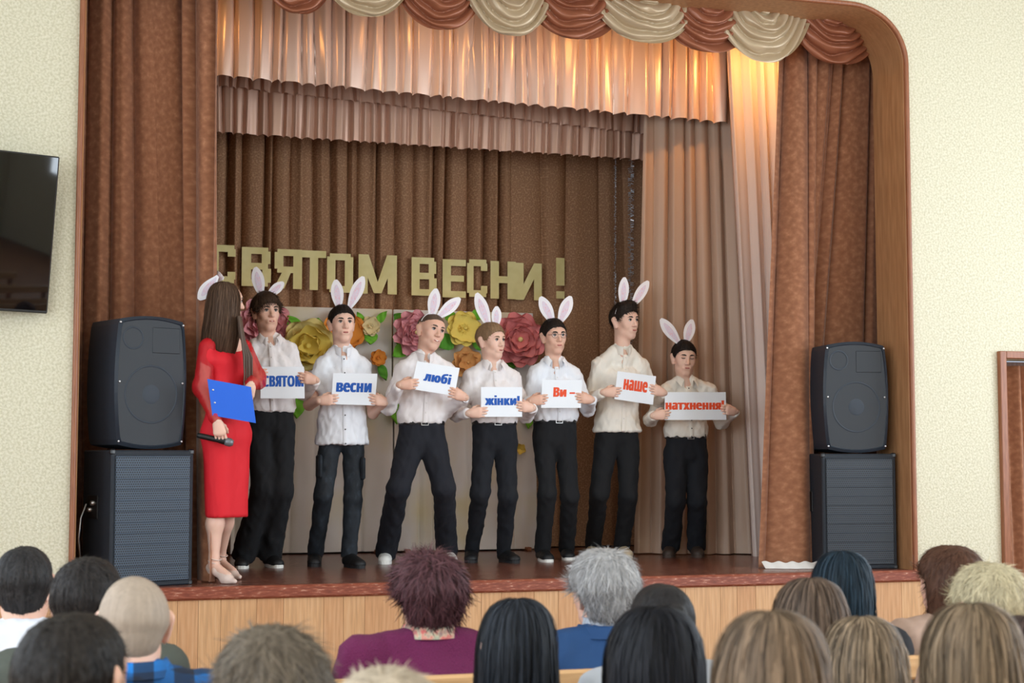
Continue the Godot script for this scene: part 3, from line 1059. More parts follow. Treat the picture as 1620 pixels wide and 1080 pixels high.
func build_backdrop():
	var zb := -2.93
	var xs := [1.33, 2.615, 3.80]
	for k in 2:
		var a: float = xs[k] + (0.006 if k else 0.0)
		var b: float = xs[k + 1] - (0.006 if k == 0 else 0.0)
		var t := thing("backdrop_panel", ["white cloth-covered backdrop panel on the left, behind the word signs", "white cloth-covered backdrop panel on the right with the large salmon flower"][k], "backdrop", Vector3((a + b) / 2, 0.8, zb), "backdrop panels")
		put("board", box_mesh(Vector3(b - a, 1.94, 0.03)), M.panel_cloth, t, Vector3((a + b) / 2, 0.8 + 0.975, zb - 0.02))
		put("cloth", curtain([Vector3(a, 2.2, zb + 0.03), Vector3(b, 2.2, zb + 0.03)], [Vector3(a, 0.815, zb + 0.1), Vector3(b, 0.815, zb + 0.1)], 6.0, 0.022, 140, 24, 60 + k, 0.0, 0.3), M.panel_cloth, t)
		for s in [-1, 1]:
			put("foot", box_mesh(Vector3(0.04, 0.03, 0.4)), M.trim, t, Vector3((a + b) / 2 + s * 0.5, 0.815, zb - 0.02))
	var zf := zb + 0.05
	var rose := func(m: Material) -> Array: return [[9, 1.1, 0.46, 0.1, 0.35, 0.1, m, 0.5], [8, 0.92, 0.42, 0.25, 0.4, 0.12, m, 0.4], [7, 0.74, 0.36, 0.4, 0.45, 0.14, m, 0.3], [6, 0.56, 0.3, 0.6, 0.5, 0.1, m, 0.2], [5, 0.38, 0.22, 0.85, 0.6, 0.0, m, 0.1]]
	var open_bowl := func(m: Material, m2: Material) -> Array: return [[8, 1.05, 0.55, 0.12, 0.15, 0.12, m, 0.12], [8, 0.92, 0.5, 0.2, 0.15, 0.1, m, 0.1], [10, 0.34, 0.1, 0.6, 0.3, 0.0, m2, 0.2]]
	paper_flower(Vector3(1.562, 2.586, -2.860), 0.19, rose.call(M.pink), M.pink, "pink paper rose behind the woman in red and her neighbour", "paper flowers on the backdrop")
	paper_flower(Vector3(1.903, 2.423, -2.840), 0.2, [[6, 1.1, 0.6, 0.1, 0.35, 0.2, M.paleyellow, 0.3], [5, 0.9, 0.55, 0.35, 0.45, 0.15, M.yellow, 0.4], [5, 0.62, 0.4, 0.65, 0.55, 0.1, M.yellow, 0.3]], M.yellow, "large crumpled yellow paper flower left of the short-sleeved performer", "paper flowers on the backdrop")
	paper_flower(Vector3(2.191, 2.550, -2.850), 0.16, open_bowl.call(M.orange, M.orange), M.orange, "orange paper flower behind the short-sleeved performer's head", "paper flowers on the backdrop")
	paper_flower(Vector3(2.410, 2.596, -2.850), 0.075, open_bowl.call(M.cream, M.cream), M.cream, "small cream paper flower near the top edge of the left panel", "paper flowers on the backdrop")
	paper_flower(Vector3(2.478, 2.344, -2.850), 0.062, open_bowl.call(M.orange, M.orange), M.orange, "small orange paper flower at the joint of the panels", "paper flowers on the backdrop")
	paper_flower(Vector3(2.769, 2.547, -2.840), 0.165, rose.call(M.pink), M.bead, "pink paper rose behind the smiling performer's shoulder", "paper flowers on the backdrop", true)
	paper_flower(Vector3(3.173, 2.592, -2.840), 0.135, open_bowl.call(M.yellow, M.yellow), M.yellow, "round yellow paper flower between two performers on the right panel", "paper flowers on the backdrop")
	paper_flower(Vector3(3.203, 2.316, -2.850), 0.115, [[7, 1.1, 0.5, 0.12, 0.3, 0.1, M.peach, 0.5], [6, 0.8, 0.4, 0.4, 0.4, 0.1, M.peach, 0.4]], M.peach, "peach paper flower below the round yellow one", "paper flowers on the backdrop")
	paper_flower(Vector3(3.627, 2.508, -2.820), 0.195, [[9, 1.12, 0.5, 0.1, 0.3, 0.1, M.salmon, 0.3], [8, 0.92, 0.46, 0.25, 0.35, 0.12, M.salmon, 0.3], [7, 0.72, 0.4, 0.42, 0.4, 0.12, M.salmon, 0.3], [5, 0.5, 0.32, 0.65, 0.5, 0.0, M.salmon, 0.2]], M.bead, "large salmon paper rose at the right end of the backdrop", "paper flowers on the backdrop", true)
	paper_flower(Vector3(3.655, 1.621, -2.840), 0.05, [[5, 1.0, 0.5, 0.4, 0.4, 0.1, M.yellow, 0.2]], M.yellow, "tiny yellow paper flower low on the right panel", "paper flowers on the backdrop")
	var L := [
		[Vector3(1.832, 2.514, -2.870), 0.5, 0.17, 0.075, M.leaf, "green paper leaf above and left of the large yellow flower"],
		[Vector3(1.969, 2.492, -2.880), -0.15, 0.16, 0.085, M.leaf, "broad green paper leaf above the large yellow flower"],
		[Vector3(2.376, 2.598, -2.890), 0.55, 0.13, 0.035, M.leaf, "green paper leaf up and left of the small cream flower"],
		[Vector3(2.464, 2.621, -2.890), -0.7, 0.13, 0.035, M.leaf, "green paper leaf up and right of the small cream flower"],
		[Vector3(2.421, 2.568, -2.880), 3.1, 0.12, 0.06, M.leaf, "green paper leaf hanging below the small cream flower"],
		[Vector3(2.497, 2.306, -2.890), -2.8, 0.15, 0.04, M.darkleaf, "dark green paper leaf below the small orange flower"],
		[Vector3(2.702, 2.626, -2.890), 0.9, 0.12, 0.055, M.darkleaf, "dark green paper leaf up left of the smiling performer's pink rose"],
		[Vector3(2.702, 2.509, -2.890), 1.55, 0.11, 0.06, M.darkleaf, "dark green paper leaf straight left of the smiling performer's pink rose"],
		[Vector3(2.734, 2.458, -2.890), 2.2, 0.17, 0.06, M.leaf, "green paper leaf down left of the smiling performer's pink rose"],
		[Vector3(3.101, 2.657, -2.890), 0.6, 0.1, 0.05, M.leaf, "green paper leaf up left of the round yellow flower"],
		[Vector3(3.112, 2.523, -2.890), 2.1, 0.16, 0.075, M.darkleaf, "dark green paper leaf down left of the round yellow flower"],
		[Vector3(3.271, 2.676, -2.890), -0.7, 0.11, 0.05, M.leaf, "green paper leaf up right of the round yellow flower"],
		[Vector3(3.261, 2.516, -2.890), -2.0, 0.16, 0.07, M.darkleaf, "dark green paper leaf down right of the round yellow flower"],
		[Vector3(3.594, 2.387, -2.890), 2.9, 0.13, 0.07, M.darkleaf, "dark green paper leaf under the large salmon rose"],
		[Vector3(3.751, 1.984, -2.870), 3.0, 0.2, 0.055, M.leaf, "bright green paper leaf by the bespectacled performer's elbow"],
		[Vector3(1.847, 2.075, -2.870), 3.05, 0.22, 0.07, M.leaf, "green paper leaf low between the first two performers in white"],
		[Vector3(2.494, 2.063, -2.870), 2.75, 0.2, 0.07, M.leaf, "green paper leaf low beside the short-sleeved performer's elbow"],
		[Vector3(2.607, 2.115, -2.870), 3.2, 0.3, 0.075, M.leaf, "long green paper leaf low at the left edge of the right panel"],
	]
	for l in L:
		leaf(l[0], l[1], l[2], l[3], l[4], l[5])
	build_letters()

# block letters in a 1 x 1 box, made of straight pieces
func build_letters():
	var w := 0.3   # stroke
	var C := [[0.0, 0.1, 0.32, 0.9], [0.1, 0.82, 0.95, 1.0], [0.1, 0.0, 0.95, 0.18], [0.68, 0.7, 1.0, 0.9], [0.68, 0.1, 1.0, 0.3]]
	var V := [[0.0, 0.0, 0.32, 1.0], [0.3, 0.83, 0.9, 1.0], [0.3, 0.43, 0.9, 0.6], [0.3, 0.0, 0.9, 0.17], [0.68, 0.58, 0.98, 0.9], [0.7, 0.1, 1.0, 0.46]]
	var T := [[0.0, 0.82, 1.0, 1.0], [0.33, 0.0, 0.67, 0.84]]
	var O := [[0.0, 0.08, 0.32, 0.92], [0.68, 0.08, 1.0, 0.92], [0.1, 0.83, 0.9, 1.0], [0.1, 0.0, 0.9, 0.17]]
	var E := [[0.0, 0.0, 0.36, 1.0], [0.3, 0.83, 1.0, 1.0], [0.3, 0.42, 0.92, 0.58], [0.3, 0.0, 1.0, 0.17]]
	var H := [[0.0, 0.0, 0.33, 1.0], [0.67, 0.0, 1.0, 1.0], [0.3, 0.42, 0.7, 0.6]]
	var Ya := [[0.68, 0.0, 1.0, 1.0], [0.1, 0.83, 0.7, 1.0], [0.1, 0.4, 0.7, 0.56], [0.0, 0.5, 0.32, 0.92]]
	var X := {"M": [[0.0, 0.0, 0.24, 1.0], [0.76, 0.0, 1.0, 1.0]], "I": [[0.0, 0.0, 0.3, 1.0], [0.7, 0.0, 1.0, 1.0]], "!": [[0.0, 0.32, 1.0, 1.0], [0.0, 0.0, 1.0, 0.18]]}
	var list := [
		[C, Vector3(1.174, 2.932, -3.085), Vector3(1.368, 3.236, -3.085), "first, half hidden letter С of the word on the curtain", []],
		[V, Vector3(1.417, 2.914, -3.085), Vector3(1.650, 3.227, -3.085), "letter В, second of the first word", []],
		[Ya, Vector3(1.678, 2.902, -3.085), Vector3(1.899, 3.221, -3.085), "letter Я, third of the first word", [[Vector2(0.3, 0.45), Vector2(0.62, 0.45), Vector2(0.36, 0.0), Vector2(-0.02, 0.0)]]],
		[T, Vector3(1.897, 2.898, -3.085), Vector3(2.094, 3.218, -3.085), "letter Т, fourth of the first word", []],
		[O, Vector3(2.102, 2.884, -3.085), Vector3(2.316, 3.201, -3.085), "letter О, fifth of the first word", []],
		[X.M, Vector3(2.363, 2.883, -3.100), Vector3(2.682, 3.205, -3.100), "letter М, the widest letter, ending the first word", [[Vector2(0.0, 1.0), Vector2(0.26, 1.0), Vector2(0.6, 0.02), Vector2(0.4, 0.02)], [Vector2(1.0, 1.0), Vector2(0.74, 1.0), Vector2(0.4, 0.02), Vector2(0.6, 0.02)]]],
		[V, Vector3(2.802, 2.879, -3.085), Vector3(3.014, 3.195, -3.085), "letter В starting the second word", []],
		[E, Vector3(3.064, 2.871, -3.085), Vector3(3.263, 3.188, -3.085), "letter Е, second of the second word", []],
		[C, Vector3(3.274, 2.882, -3.085), Vector3(3.448, 3.195, -3.085), "letter С, third of the second word", []],
		[H, Vector3(3.476, 2.872, -3.085), Vector3(3.696, 3.188, -3.085), "letter Н, fourth of the second word", []],
		[X.I, Vector3(3.696, 2.868, -3.085), Vector3(3.924, 3.180, -3.085), "letter И ending the second word", [[Vector2(0.0, 0.0), Vector2(0.3, 0.0), Vector2(1.0, 1.0), Vector2(0.7, 1.0)]]],
		[X["!"], Vector3(4.072, 2.895, -3.145), Vector3(4.146, 3.243, -3.145), "exclamation mark standing apart at the end", []],
	]
	for l in list:
		var a: Vector3 = l[1]
		var b: Vector3 = l[2]
		var st := SurfaceTool.new()
		st.begin(Mesh.PRIMITIVE_TRIANGLES)
		var sz := Vector2(b.x - a.x, b.y - a.y)
		var zo := 0.0
		for r in l[0]:
			zo += 0.0004
			add_prism(st, PackedVector2Array([Vector2(r[0], r[1]) * sz, Vector2(r[2], r[1]) * sz, Vector2(r[2], r[3]) * sz, Vector2(r[0], r[3]) * sz]), 0.004, Transform3D(Basis(), Vector3(0, 0, zo)))
		for q in l[4]:
			var poly := PackedVector2Array()
			for v in q: poly.append(v * sz)
			zo += 0.0004
			add_prism(st, poly, 0.004, Transform3D(Basis(), Vector3(0, 0, zo)))
		var o := put("paper_letter", st.commit(), M.letter, self, Vector3(a.x, a.y, a.z))
		tag(o, "pale yellow paper " + l[3], "letter", "paper letters on the back curtain")

# ---------------------------------------------------------------- speakers
func rounded_front(w: float, h: float, bulge: float, taper: float) -> PackedVector2Array:
	var p := PackedVector2Array()
	var n := 10
	for k in n + 1:   # top edge, bowed
		var t := k / float(n)
		p.append(Vector2(lerpf(-w / 2 + 0.03, w / 2 - 0.03, t), h / 2 - bulge * pow(2 * t - 1, 2)))
	for k in n + 1:
		var t := k / float(n)
		p.append(Vector2(w / 2 - taper * pow(2 * t - 1, 2), lerpf(h / 2 - bulge - 0.03, -h / 2 + bulge + 0.03, t)))
	for k in n + 1:
		var t := k / float(n)
		p.append(Vector2(lerpf(w / 2 - 0.03, -w / 2 + 0.03, t), -h / 2 + bulge * pow(2 * t - 1, 2)))
	for k in n + 1:
		var t := k / float(n)
		p.append(Vector2(-w / 2 + taper * pow(2 * t - 1, 2), lerpf(-h / 2 + bulge + 0.03, h / 2 - bulge - 0.03, t)))
	return p

func ring_mesh(r0: float, r1: float, z0: float, z1: float) -> ArrayMesh:
	return lathe_mesh([[r0, z0], [(r0 + r1) / 2, z1], [r1, z0]], 40)

func top_speaker(at: Vector3, turn: float, w: float, h: float, label: String):
	var t := thing("loudspeaker", label, "speaker", at, "plastic loudspeakers")
	t.rotation.y = turn
	var flat := Basis(Vector3(1, 0, 0), PI / 2)
	var c := Vector3(0, h / 2, 0)
	local("case", prism_mesh(rounded_front(w, h, 0.025, 0.02), 0.36), M.plastic, t, Transform3D(Basis(), c))
	var rim := SurfaceTool.new()
	rim.begin(Mesh.PRIMITIVE_TRIANGLES)
	var o := rounded_front(w, h, 0.025, 0.02)
	var i := rounded_front(w - 0.034, h - 0.034, 0.025, 0.02)
	for k in o.size():
		var a := o[k]; var b := o[(k + 1) % o.size()]; var d := i[(k + 1) % o.size()]; var e := i[k]
		quad(rim, Vector3(a.x, a.y, 0.0), Vector3(b.x, b.y, 0.0), Vector3(d.x, d.y, 0.012), Vector3(e.x, e.y, 0.012), Vector3(a.x, a.y, 0.5).normalized())
		quad(rim, Vector3(e.x, e.y, 0.012), Vector3(d.x, d.y, 0.012), Vector3(d.x * 0.98, d.y * 0.98, 0.002), Vector3(e.x * 0.98, e.y * 0.98, 0.002), Vector3(-a.x, -a.y, 0.3).normalized())
	local("rim", rim.commit(), M.plastic, t, Transform3D(Basis(), c))
	local("grille", prism_mesh(rounded_front(w - 0.036, h - 0.036, 0.025, 0.02), 0.004), M.cone, t, Transform3D(Basis(), c + Vector3(0, 0, 0.005)))
	local("woofer_ring", ring_mesh(w * 0.345, w * 0.375, 0.0, 0.006), M.plastic, t, Transform3D(flat, Vector3(0, h * 0.41, 0.004)))
	local("woofer_cap", lathe_mesh([[0.0, 0.006], [w * 0.1, 0.004], [w * 0.13, 0.0]], 30), M.plastic, t, Transform3D(flat, Vector3(0, h * 0.41, 0.004)))
	local("tweeter_ring", ring_mesh(w * 0.12, w * 0.15, 0.0, 0.006), M.plastic, t, Transform3D(flat, Vector3(-w * 0.26, h * 0.83, 0.004)))
	local("horn", box_mesh(Vector3(w * 0.4, h * 0.2, 0.012), 0.005), M.cone, t, Transform3D(Basis(), Vector3(w * 0.2, h * 0.82, 0.002)))
	for s in [[-1, 1], [1, 1], [-1, -1], [1, -1], [-1, 0], [1, 0]]:
		local("screw", lathe_mesh([[0.0, 0.004], [0.006, 0.003], [0.007, 0.0]], 8), M.metal, t, Transform3D(flat, Vector3(s[0] * (w / 2 - 0.03), h / 2 + s[1] * (h / 2 - 0.045), 0.008)))

func sub_speaker(at: Vector3, turn: float, w: float, h: float, dep: float, label: String, m: Material):
	var t := thing("subwoofer", label, "speaker", at, "bass speaker boxes")
	t.rotation.y = turn
	local("cabinet", box_mesh(Vector3(w, h, dep), 0.008), M.cab, t, Transform3D(Basis(), Vector3(0, h / 2, -dep / 2)))
	local("grille", box_mesh(Vector3(w - 0.05, h - 0.06, 0.012), 0.004), m, t, Transform3D(Basis(), Vector3(0, h / 2, 0.004)))
	for k in 12:
		local("grille_rib", box_mesh(Vector3(w - 0.06, 0.003, 0.006), 0.001), m, t, Transform3D(Basis(), Vector3(0, 0.06 + (h - 0.1) * k / 11.0, 0.011)))
	for s in [[-1, 1], [1, 1], [-1, 0], [1, 0]]:
		local("corner", box_mesh(Vector3(0.034, 0.034, 0.034), 0.008), M.bezel, t, Transform3D(Basis(), Vector3(s[0] * (w / 2 - 0.012), 0.014 + s[1] * (h - 0.024), -0.014)))
	local("handle_plate", box_mesh(Vector3(0.01, 0.14, 0.16), 0.004), M.black, t, Transform3D(Basis(), Vector3(-w / 2 - 0.002, h * 0.58, -dep * 0.62)))
	local("jack", lathe_mesh([[0.0, 0.02], [0.014, 0.02], [0.014, 0.0]], 10), M.metal, t, Transform3D(Basis(Vector3(0, 0, 1), PI / 2), Vector3(-w / 2 - 0.006, h * 0.61, -dep * 0.56)))
	local("jack", lathe_mesh([[0.0, 0.02], [0.014, 0.02], [0.014, 0.0]], 10), M.metal, t, Transform3D(Basis(Vector3(0, 0, 1), PI / 2), Vector3(-w / 2 - 0.006, h * 0.56, -dep * 0.66)))

func build_speakers():
	sub_speaker(Vector3(0.575, 0.8, -0.13), 0.36, 0.52, 0.8, 0.42, "black bass speaker with a grey punched grille at the left of the stage", M.mesh_grey)
	top_speaker(Vector3(0.555, 1.607, -0.16), 0.42, 0.47, 0.79, "black plastic loudspeaker on the left bass speaker")
	sub_speaker(Vector3(5.275, 0.8, -0.2), -0.12, 0.53, 0.78, 0.42, "black bass speaker with a dark grille at the right of the stage", M.mesh_dark)
	top_speaker(Vector3(5.27, 1.587, -0.22), -0.12, 0.47, 0.76, "black plastic loudspeaker on the right bass speaker")
	var cable := put("cable", tube_mesh([Vector3(0.2, 1.28, -0.3), Vector3(0.17, 1.2, -0.26), Vector3(0.16, 1.08, -0.24), Vector3(0.18, 0.9, -0.3), Vector3(0.25, 0.805, -0.5)], [0.006, 0.006, 0.006, 0.006, 0.006], 8), M.metal)
	tag(cable, "grey cable hanging down the side of the left bass speaker", "cable")
	cable = put("cable", tube_mesh([Vector3(5.545, 0.98, -0.3), Vector3(5.555, 0.9, -0.3), Vector3(5.56, 0.84, -0.33), Vector3(5.565, 0.805, -0.45)], [0.005, 0.005, 0.005, 0.005], 8), M.metal)
	tag(cable, "pale cable beside the right bass speaker", "cable")

# ---------------------------------------------------------------- people
func head_tf(c: Vector3, yaw: float, pitch: float, roll: float, s: float) -> Transform3D:
	return Transform3D(Basis(Vector3(0, 1, 0), yaw) * Basis(Vector3(1, 0, 0), pitch) * Basis(Vector3(0, 0, 1), roll) * Basis().scaled(Vector3.ONE * s), c)

# face, ears and neck in the head's own frame: z is forwards, the origin between the ears
func head_prims(tf: Transform3D, neck: Vector3, s: float, smile := 0.0, female := false) -> Array:
	var X := tf.basis.x.normalized()
	var Z := tf.basis.z.normalized()
	var Y := tf.basis.y.normalized()
	var jaw := 0.032 if female else 0.035
	var q := [
		cap(tf * Vector3(0, 0.035, -0.026), tf * Vector3(0, 0.034, 0.02), 0.078 * s, 0.073 * s, 0.02 * s),
		cap(tf * Vector3(0, 0.02, 0.03), tf * Vector3(0, -0.06, 0.04), 0.062 * s, 0.046 * s, 0.03 * s),
		cap(tf * Vector3(-0.03, -0.062, 0.018), tf * Vector3(0.03, -0.062, 0.018), jaw * s, jaw * s, 0.03 * s),
		cap(tf * Vector3(-0.008, -0.096, 0.058), tf * Vector3(0.008, -0.096, 0.058), 0.023 * s, 0.023 * s, 0.025 * s),
		cap(tf * Vector3(-0.03, 0.03, 0.075), tf * Vector3(0.03, 0.03, 0.075), 0.016 * s, 0.016 * s, 0.018 * s),
		cap(tf * Vector3(-0.04, -0.016, 0.056), tf * Vector3(-0.034, -0.03, 0.06), 0.024 * s, 0.022 * s, 0.02 * s),
		cap(tf * Vector3(0.04, -0.016, 0.056), tf * Vector3(0.034, -0.03, 0.06), 0.024 * s, 0.022 * s, 0.02 * s),
		cap(tf * Vector3(-0.031, 0.012, 0.104), tf * Vector3(-0.029, 0.012, 0.104), 0.017 * s, 0.017 * s, 0.012 * s, Vector3.ZERO, 1.0, true),
		cap(tf * Vector3(0.031, 0.012, 0.104), tf * Vector3(0.029, 0.012, 0.104), 0.017 * s, 0.017 * s, 0.012 * s, Vector3.ZERO, 1.0, true),
		cap(tf * Vector3(0, 0.018, 0.09), tf * Vector3(0, -0.024, 0.108), 0.008 * s, 0.0115 * s, 0.012 * s),
		cap(tf * Vector3(-0.013, -0.027, 0.096), tf * Vector3(0.013, -0.027, 0.096), 0.008 * s, 0.008 * s, 0.008 * s),
		cap(tf * Vector3(-0.016, -0.06, 0.08), tf * Vector3(0.016, -0.06, 0.08), 0.015 * s, 0.015 * s, 0.012 * s),
		cap(tf * Vector3(-0.081, 0.018, -0.016), tf * Vector3(-0.076, -0.028, -0.008), 0.022 * s, 0.014 * s, 0.008 * s, (X * -1.0 * 0.86 + Z * 0.5).normalized(), 2.1),
		cap(tf * Vector3(0.081, 0.018, -0.016), tf * Vector3(0.076, -0.028, -0.008), 0.022 * s, 0.014 * s, 0.008 * s, (X * 0.86 + Z * 0.5).normalized(), 2.1),
		cap(tf * Vector3(0, -0.04, -0.022), neck - Vector3(0, 0.05, 0), 0.056 * s, (0.058 if not female else 0.05), 0.03),
	]
	return q

func hair_prims(tf: Transform3D, s: float, style: String) -> Array:
	var X := tf.basis.x.normalized()
	var g: float = {"crop": 0.004, "short": 0.012, "fringe": 0.018, "quiff": 0.009}.get(style, 0.012)
	var q := [cap(tf * Vector3(0, 0.037, -0.03), tf * Vector3(0, 0.04, 0.016), (0.079 + g) * s, (0.0745 + g) * s, 0.02, X, 1.07)]
	if style == "quiff":
		q.append(cap(tf * Vector3(-0.04, 0.105, 0.03), tf * Vector3(0.035, 0.112, 0.045), 0.03 * s, 0.034 * s, 0.03))
		q.append(cap(tf * Vector3(0, 0.1, -0.03), tf * Vector3(0, 0.108, 0.03), 0.04 * s, 0.04 * s, 0.03))
	if style == "short":
		q.append(cap(tf * Vector3(0, 0.09, -0.02), tf * Vector3(0, 0.088, 0.035), 0.045 * s, 0.038 * s, 0.03))
	if style == "fringe":
		q.append(cap(tf * Vector3(0, 0.085, -0.01), tf * Vector3(0, 0.075, 0.04), 0.055 * s, 0.05 * s, 0.03))
		q.append(cap(tf * Vector3(-0.07, 0.05, 0.02), tf * Vector3(-0.076, -0.0, 0.012), 0.024 * s, 0.018 * s, 0.02))
		q.append(cap(tf * Vector3(0.066, 0.055, 0.03), tf * Vector3(0.07, 0.02, 0.03), 0.022 * s, 0.014 * s, 0.02))
	# keep the face, the ears and the nape clear
	var low: float = {"fringe": 0.004, "short": 0.014, "crop": 0.018, "quiff": 0.016}.get(style, 0.01)
	q.append(cap(tf * Vector3(-0.008, -0.02, 0.092), tf * Vector3(0.008, -0.02, 0.092), (0.074 + low) * s, (0.074 + low) * s, 0.01, Vector3.ZERO, 1.0, true))
	q.append(cap(tf * Vector3(-0.1, -0.065, 0.0), tf * Vector3(0.1, -0.065, 0.0), 0.074 * s, 0.074 * s, 0.012, Vector3.ZERO, 1.0, true))
	q.append(cap(tf * Vector3(0, -0.14, -0.06), tf * Vector3(0, -0.14, -0.02), 0.075 * s, 0.075 * s, 0.012, Vector3.ZERO, 1.0, true))
	return q

# eyes, brows, mouth as small meshes of their own
func face_parts(t: Node3D, tf: Transform3D, s: float, smile: float, closed: bool, brow: Material):
	for sx in [-1, 1]:
		var c := Vector3(sx * 0.0305, 0.012, 0.0805)
		if not closed:
			var b := SphereMesh.new()
			b.radius = 0.0125; b.height = 0.025; b.radial_segments = 16; b.rings = 8
			var e := placed("eye", b, M.eyewhite, t, tf, c)
			var iris := lathe_mesh([[0.0, 0.0], [0.0068, -0.0012], [0.0072, -0.004]], 14)
			local("iris", iris, M.iris, e, Transform3D(Basis(Vector3(1, 0, 0), PI / 2), Vector3(0, 0, 0.0132)))
			placed("eyelid", tube_mesh([c + Vector3(-0.0145, 0.001, 0.006), c + Vector3(-0.007, 0.0062, 0.0122), c + Vector3(0.003, 0.0068, 0.0127), c + Vector3(0.0145, 0.001, 0.006)], [0.0016, 0.0032, 0.0032, 0.0016], 8), M.lash, t, tf)
		else:
			placed("eyelid", tube_mesh([c + Vector3(-0.015, 0.0, 0.009), c + Vector3(-0.006, -0.0035, 0.0135), c + Vector3(0.006, -0.0035, 0.0135), c + Vector3(0.015, 0.0, 0.009)], [0.0015, 0.0026, 0.0026, 0.0015], 8), M.lash, t, tf)
		var y := 0.0335
		placed("eyebrow", tube_mesh([Vector3(sx * 0.012, y - 0.004, 0.0955), Vector3(sx * 0.026, y, 0.0955), Vector3(sx * 0.039, y, 0.0905), Vector3(sx * 0.051, y - 0.005, 0.08)], [0.0042, 0.0052, 0.0044, 0.0024], 8), brow, t, tf)
	var up := 0.006 * smile
	var w := 0.025 + 0.007 * smile
	placed("lips", tube_mesh([Vector3(-w, -0.0575 + up, 0.085 - 0.006 * smile), Vector3(-w * 0.5, -0.0585, 0.0945), Vector3(0, -0.0592 - up * 0.3, 0.0965), Vector3(w * 0.5, -0.0585, 0.0945), Vector3(w, -0.0575 + up, 0.085 - 0.006 * smile)], [0.0012, 0.0045, 0.0052, 0.0045, 0.0012], 8), M.lips, t, tf)
	if smile > 0.5:
		placed("teeth", tube_mesh([Vector3(-w * 0.72, -0.0575 + up * 0.6, 0.0925), Vector3(0, -0.0605, 0.1005), Vector3(w * 0.72, -0.0575 + up * 0.6, 0.0925)], [0.0015, 0.0036 * smile, 0.0015], 8), M.teeth, t, tf)
	else:
		placed("mouth_line", tube_mesh([Vector3(-w * 0.95, -0.0578 + up, 0.088), Vector3(-w * 0.4, -0.0592, 0.0995), Vector3(w * 0.4, -0.0592, 0.0995), Vector3(w * 0.95, -0.0578 + up, 0.088)], [0.0008, 0.0013, 0.0013, 0.0008], 6), M.mouthline, t, tf)

# puts a mesh written in the head's frame into the world under a thing that stands unturned
func placed(called: String, m: Mesh, material: Material, t: Node3D, tf: Transform3D, at := Vector3.ZERO) -> MeshInstance3D:
	var o := local(called, m, material, t)
	o.transform = Transform3D(tf.basis, tf * at - t.position)
	return o

# a hand: d from wrist to knuckles, n out of the palm, up towards the thumb; bend per finger joint
func hand_prims(wr: Vector3, d: Vector3, n: Vector3, up: Vector3, s := 1.0, bend := 0.35, thumb := 0.5, spread := 0.04) -> Array:
	d = d.normalized()
	up = (up - d * up.dot(d)).normalized()
	n = (n - d * n.dot(d) - up * n.dot(up)).normalized()
	var q := [
		cap(wr - d * 0.004, wr + d * 0.025, 0.025 * s, 0.024 * s, 0.02, n, 1.25),
		cap(wr + d * 0.025 * s + up * 0.012, wr + d * 0.078 * s + up * 0.022, 0.022 * s, 0.02 * s, 0.02, n, 1.5),
		cap(wr + d * 0.025 * s - up * 0.012, wr + d * 0.074 * s - up * 0.022, 0.022 * s, 0.019 * s, 0.02, n, 1.5),
		cap(wr + d * 0.03 * s, wr + d * 0.08 * s, 0.022 * s, 0.022 * s, 0.02, n, 1.4),
	]
	var len := [0.042, 0.046, 0.043, 0.034]
	for f in 4:
		var side := (1.5 - f) * 0.0205 * s
		var p := wr + d * (0.084 - 0.004 * absf(f - 1.2)) * s + up * side
		var dir := (d + up * (1.5 - f) * spread).normalized()
		var a := bend * (1.0 + 0.12 * f)
		var r: float = [0.0092, 0.0094, 0.009, 0.008][f] * s
		for k in 3:
			dir = dir.rotated(dir.cross(n).normalized(), a * [0.5, 1.2, 0.9][k])
			var e: Vector3 = p + dir * len[f] * [1.0, 0.68, 0.52][k] * s
			q.append(cap(p, e, r * [1.0, 0.95, 0.88][k], r * [0.95, 0.88, 0.78][k], 0.004))
			p = e
	var tp := wr + d * 0.02 * s + up * 0.022 * s + n * 0.008
	var td := (d * 0.75 + up * 0.75 + n * thumb).normalized()
	for k in 3:
		var e: Vector3 = tp + td * [0.036, 0.032, 0.026][k] * s
		q.append(cap(tp, e, [0.013, 0.0108, 0.0098][k] * s, [0.0108, 0.0098, 0.008][k] * s, 0.008))
		tp = e
		td = (td + d * 0.45 + n * 0.12 * thumb - up * 0.15).normalized()
	return q

# where a line from far in front meets the field
func meet(prims: Array, at: Vector3, dir: Vector3) -> Vector3:
	var q := pack(prims)
	var act := PackedInt32Array()
	for i in prims.size(): act.append(i * ST)
	var p := at
	for k in 60:
		var d := field(q, act, p)
		if d < 0.0008:
			break
		p += dir * d * 0.6
	return p

func band_mesh(c: Vector3, lat: Vector3, fac: Vector3, half: float, r: float, h: float, thick := 0.004, fl := 1.0) -> ArrayMesh:
	var rows := []
	for k in 5:
		var row := PackedVector3Array()
		var y: float = [-h / 2, -h / 2 + 0.001, 0.0, h / 2 - 0.001, h / 2][k]
		var g: float = [-thick, 0.0, 0.0008, 0.0, -thick][k]
		for j in 48:
			var t := TAU * j / 48.0
			var p := c + fac * sin(t) * (r + g) / fl + lat * (cos(t) * (r + g) + half * clampf(cos(t) * 3.0, -1, 1)) + Vector3(0, y, 0)
			row.append(p)
		rows.append(row)
	return grid_mesh(rows, true)

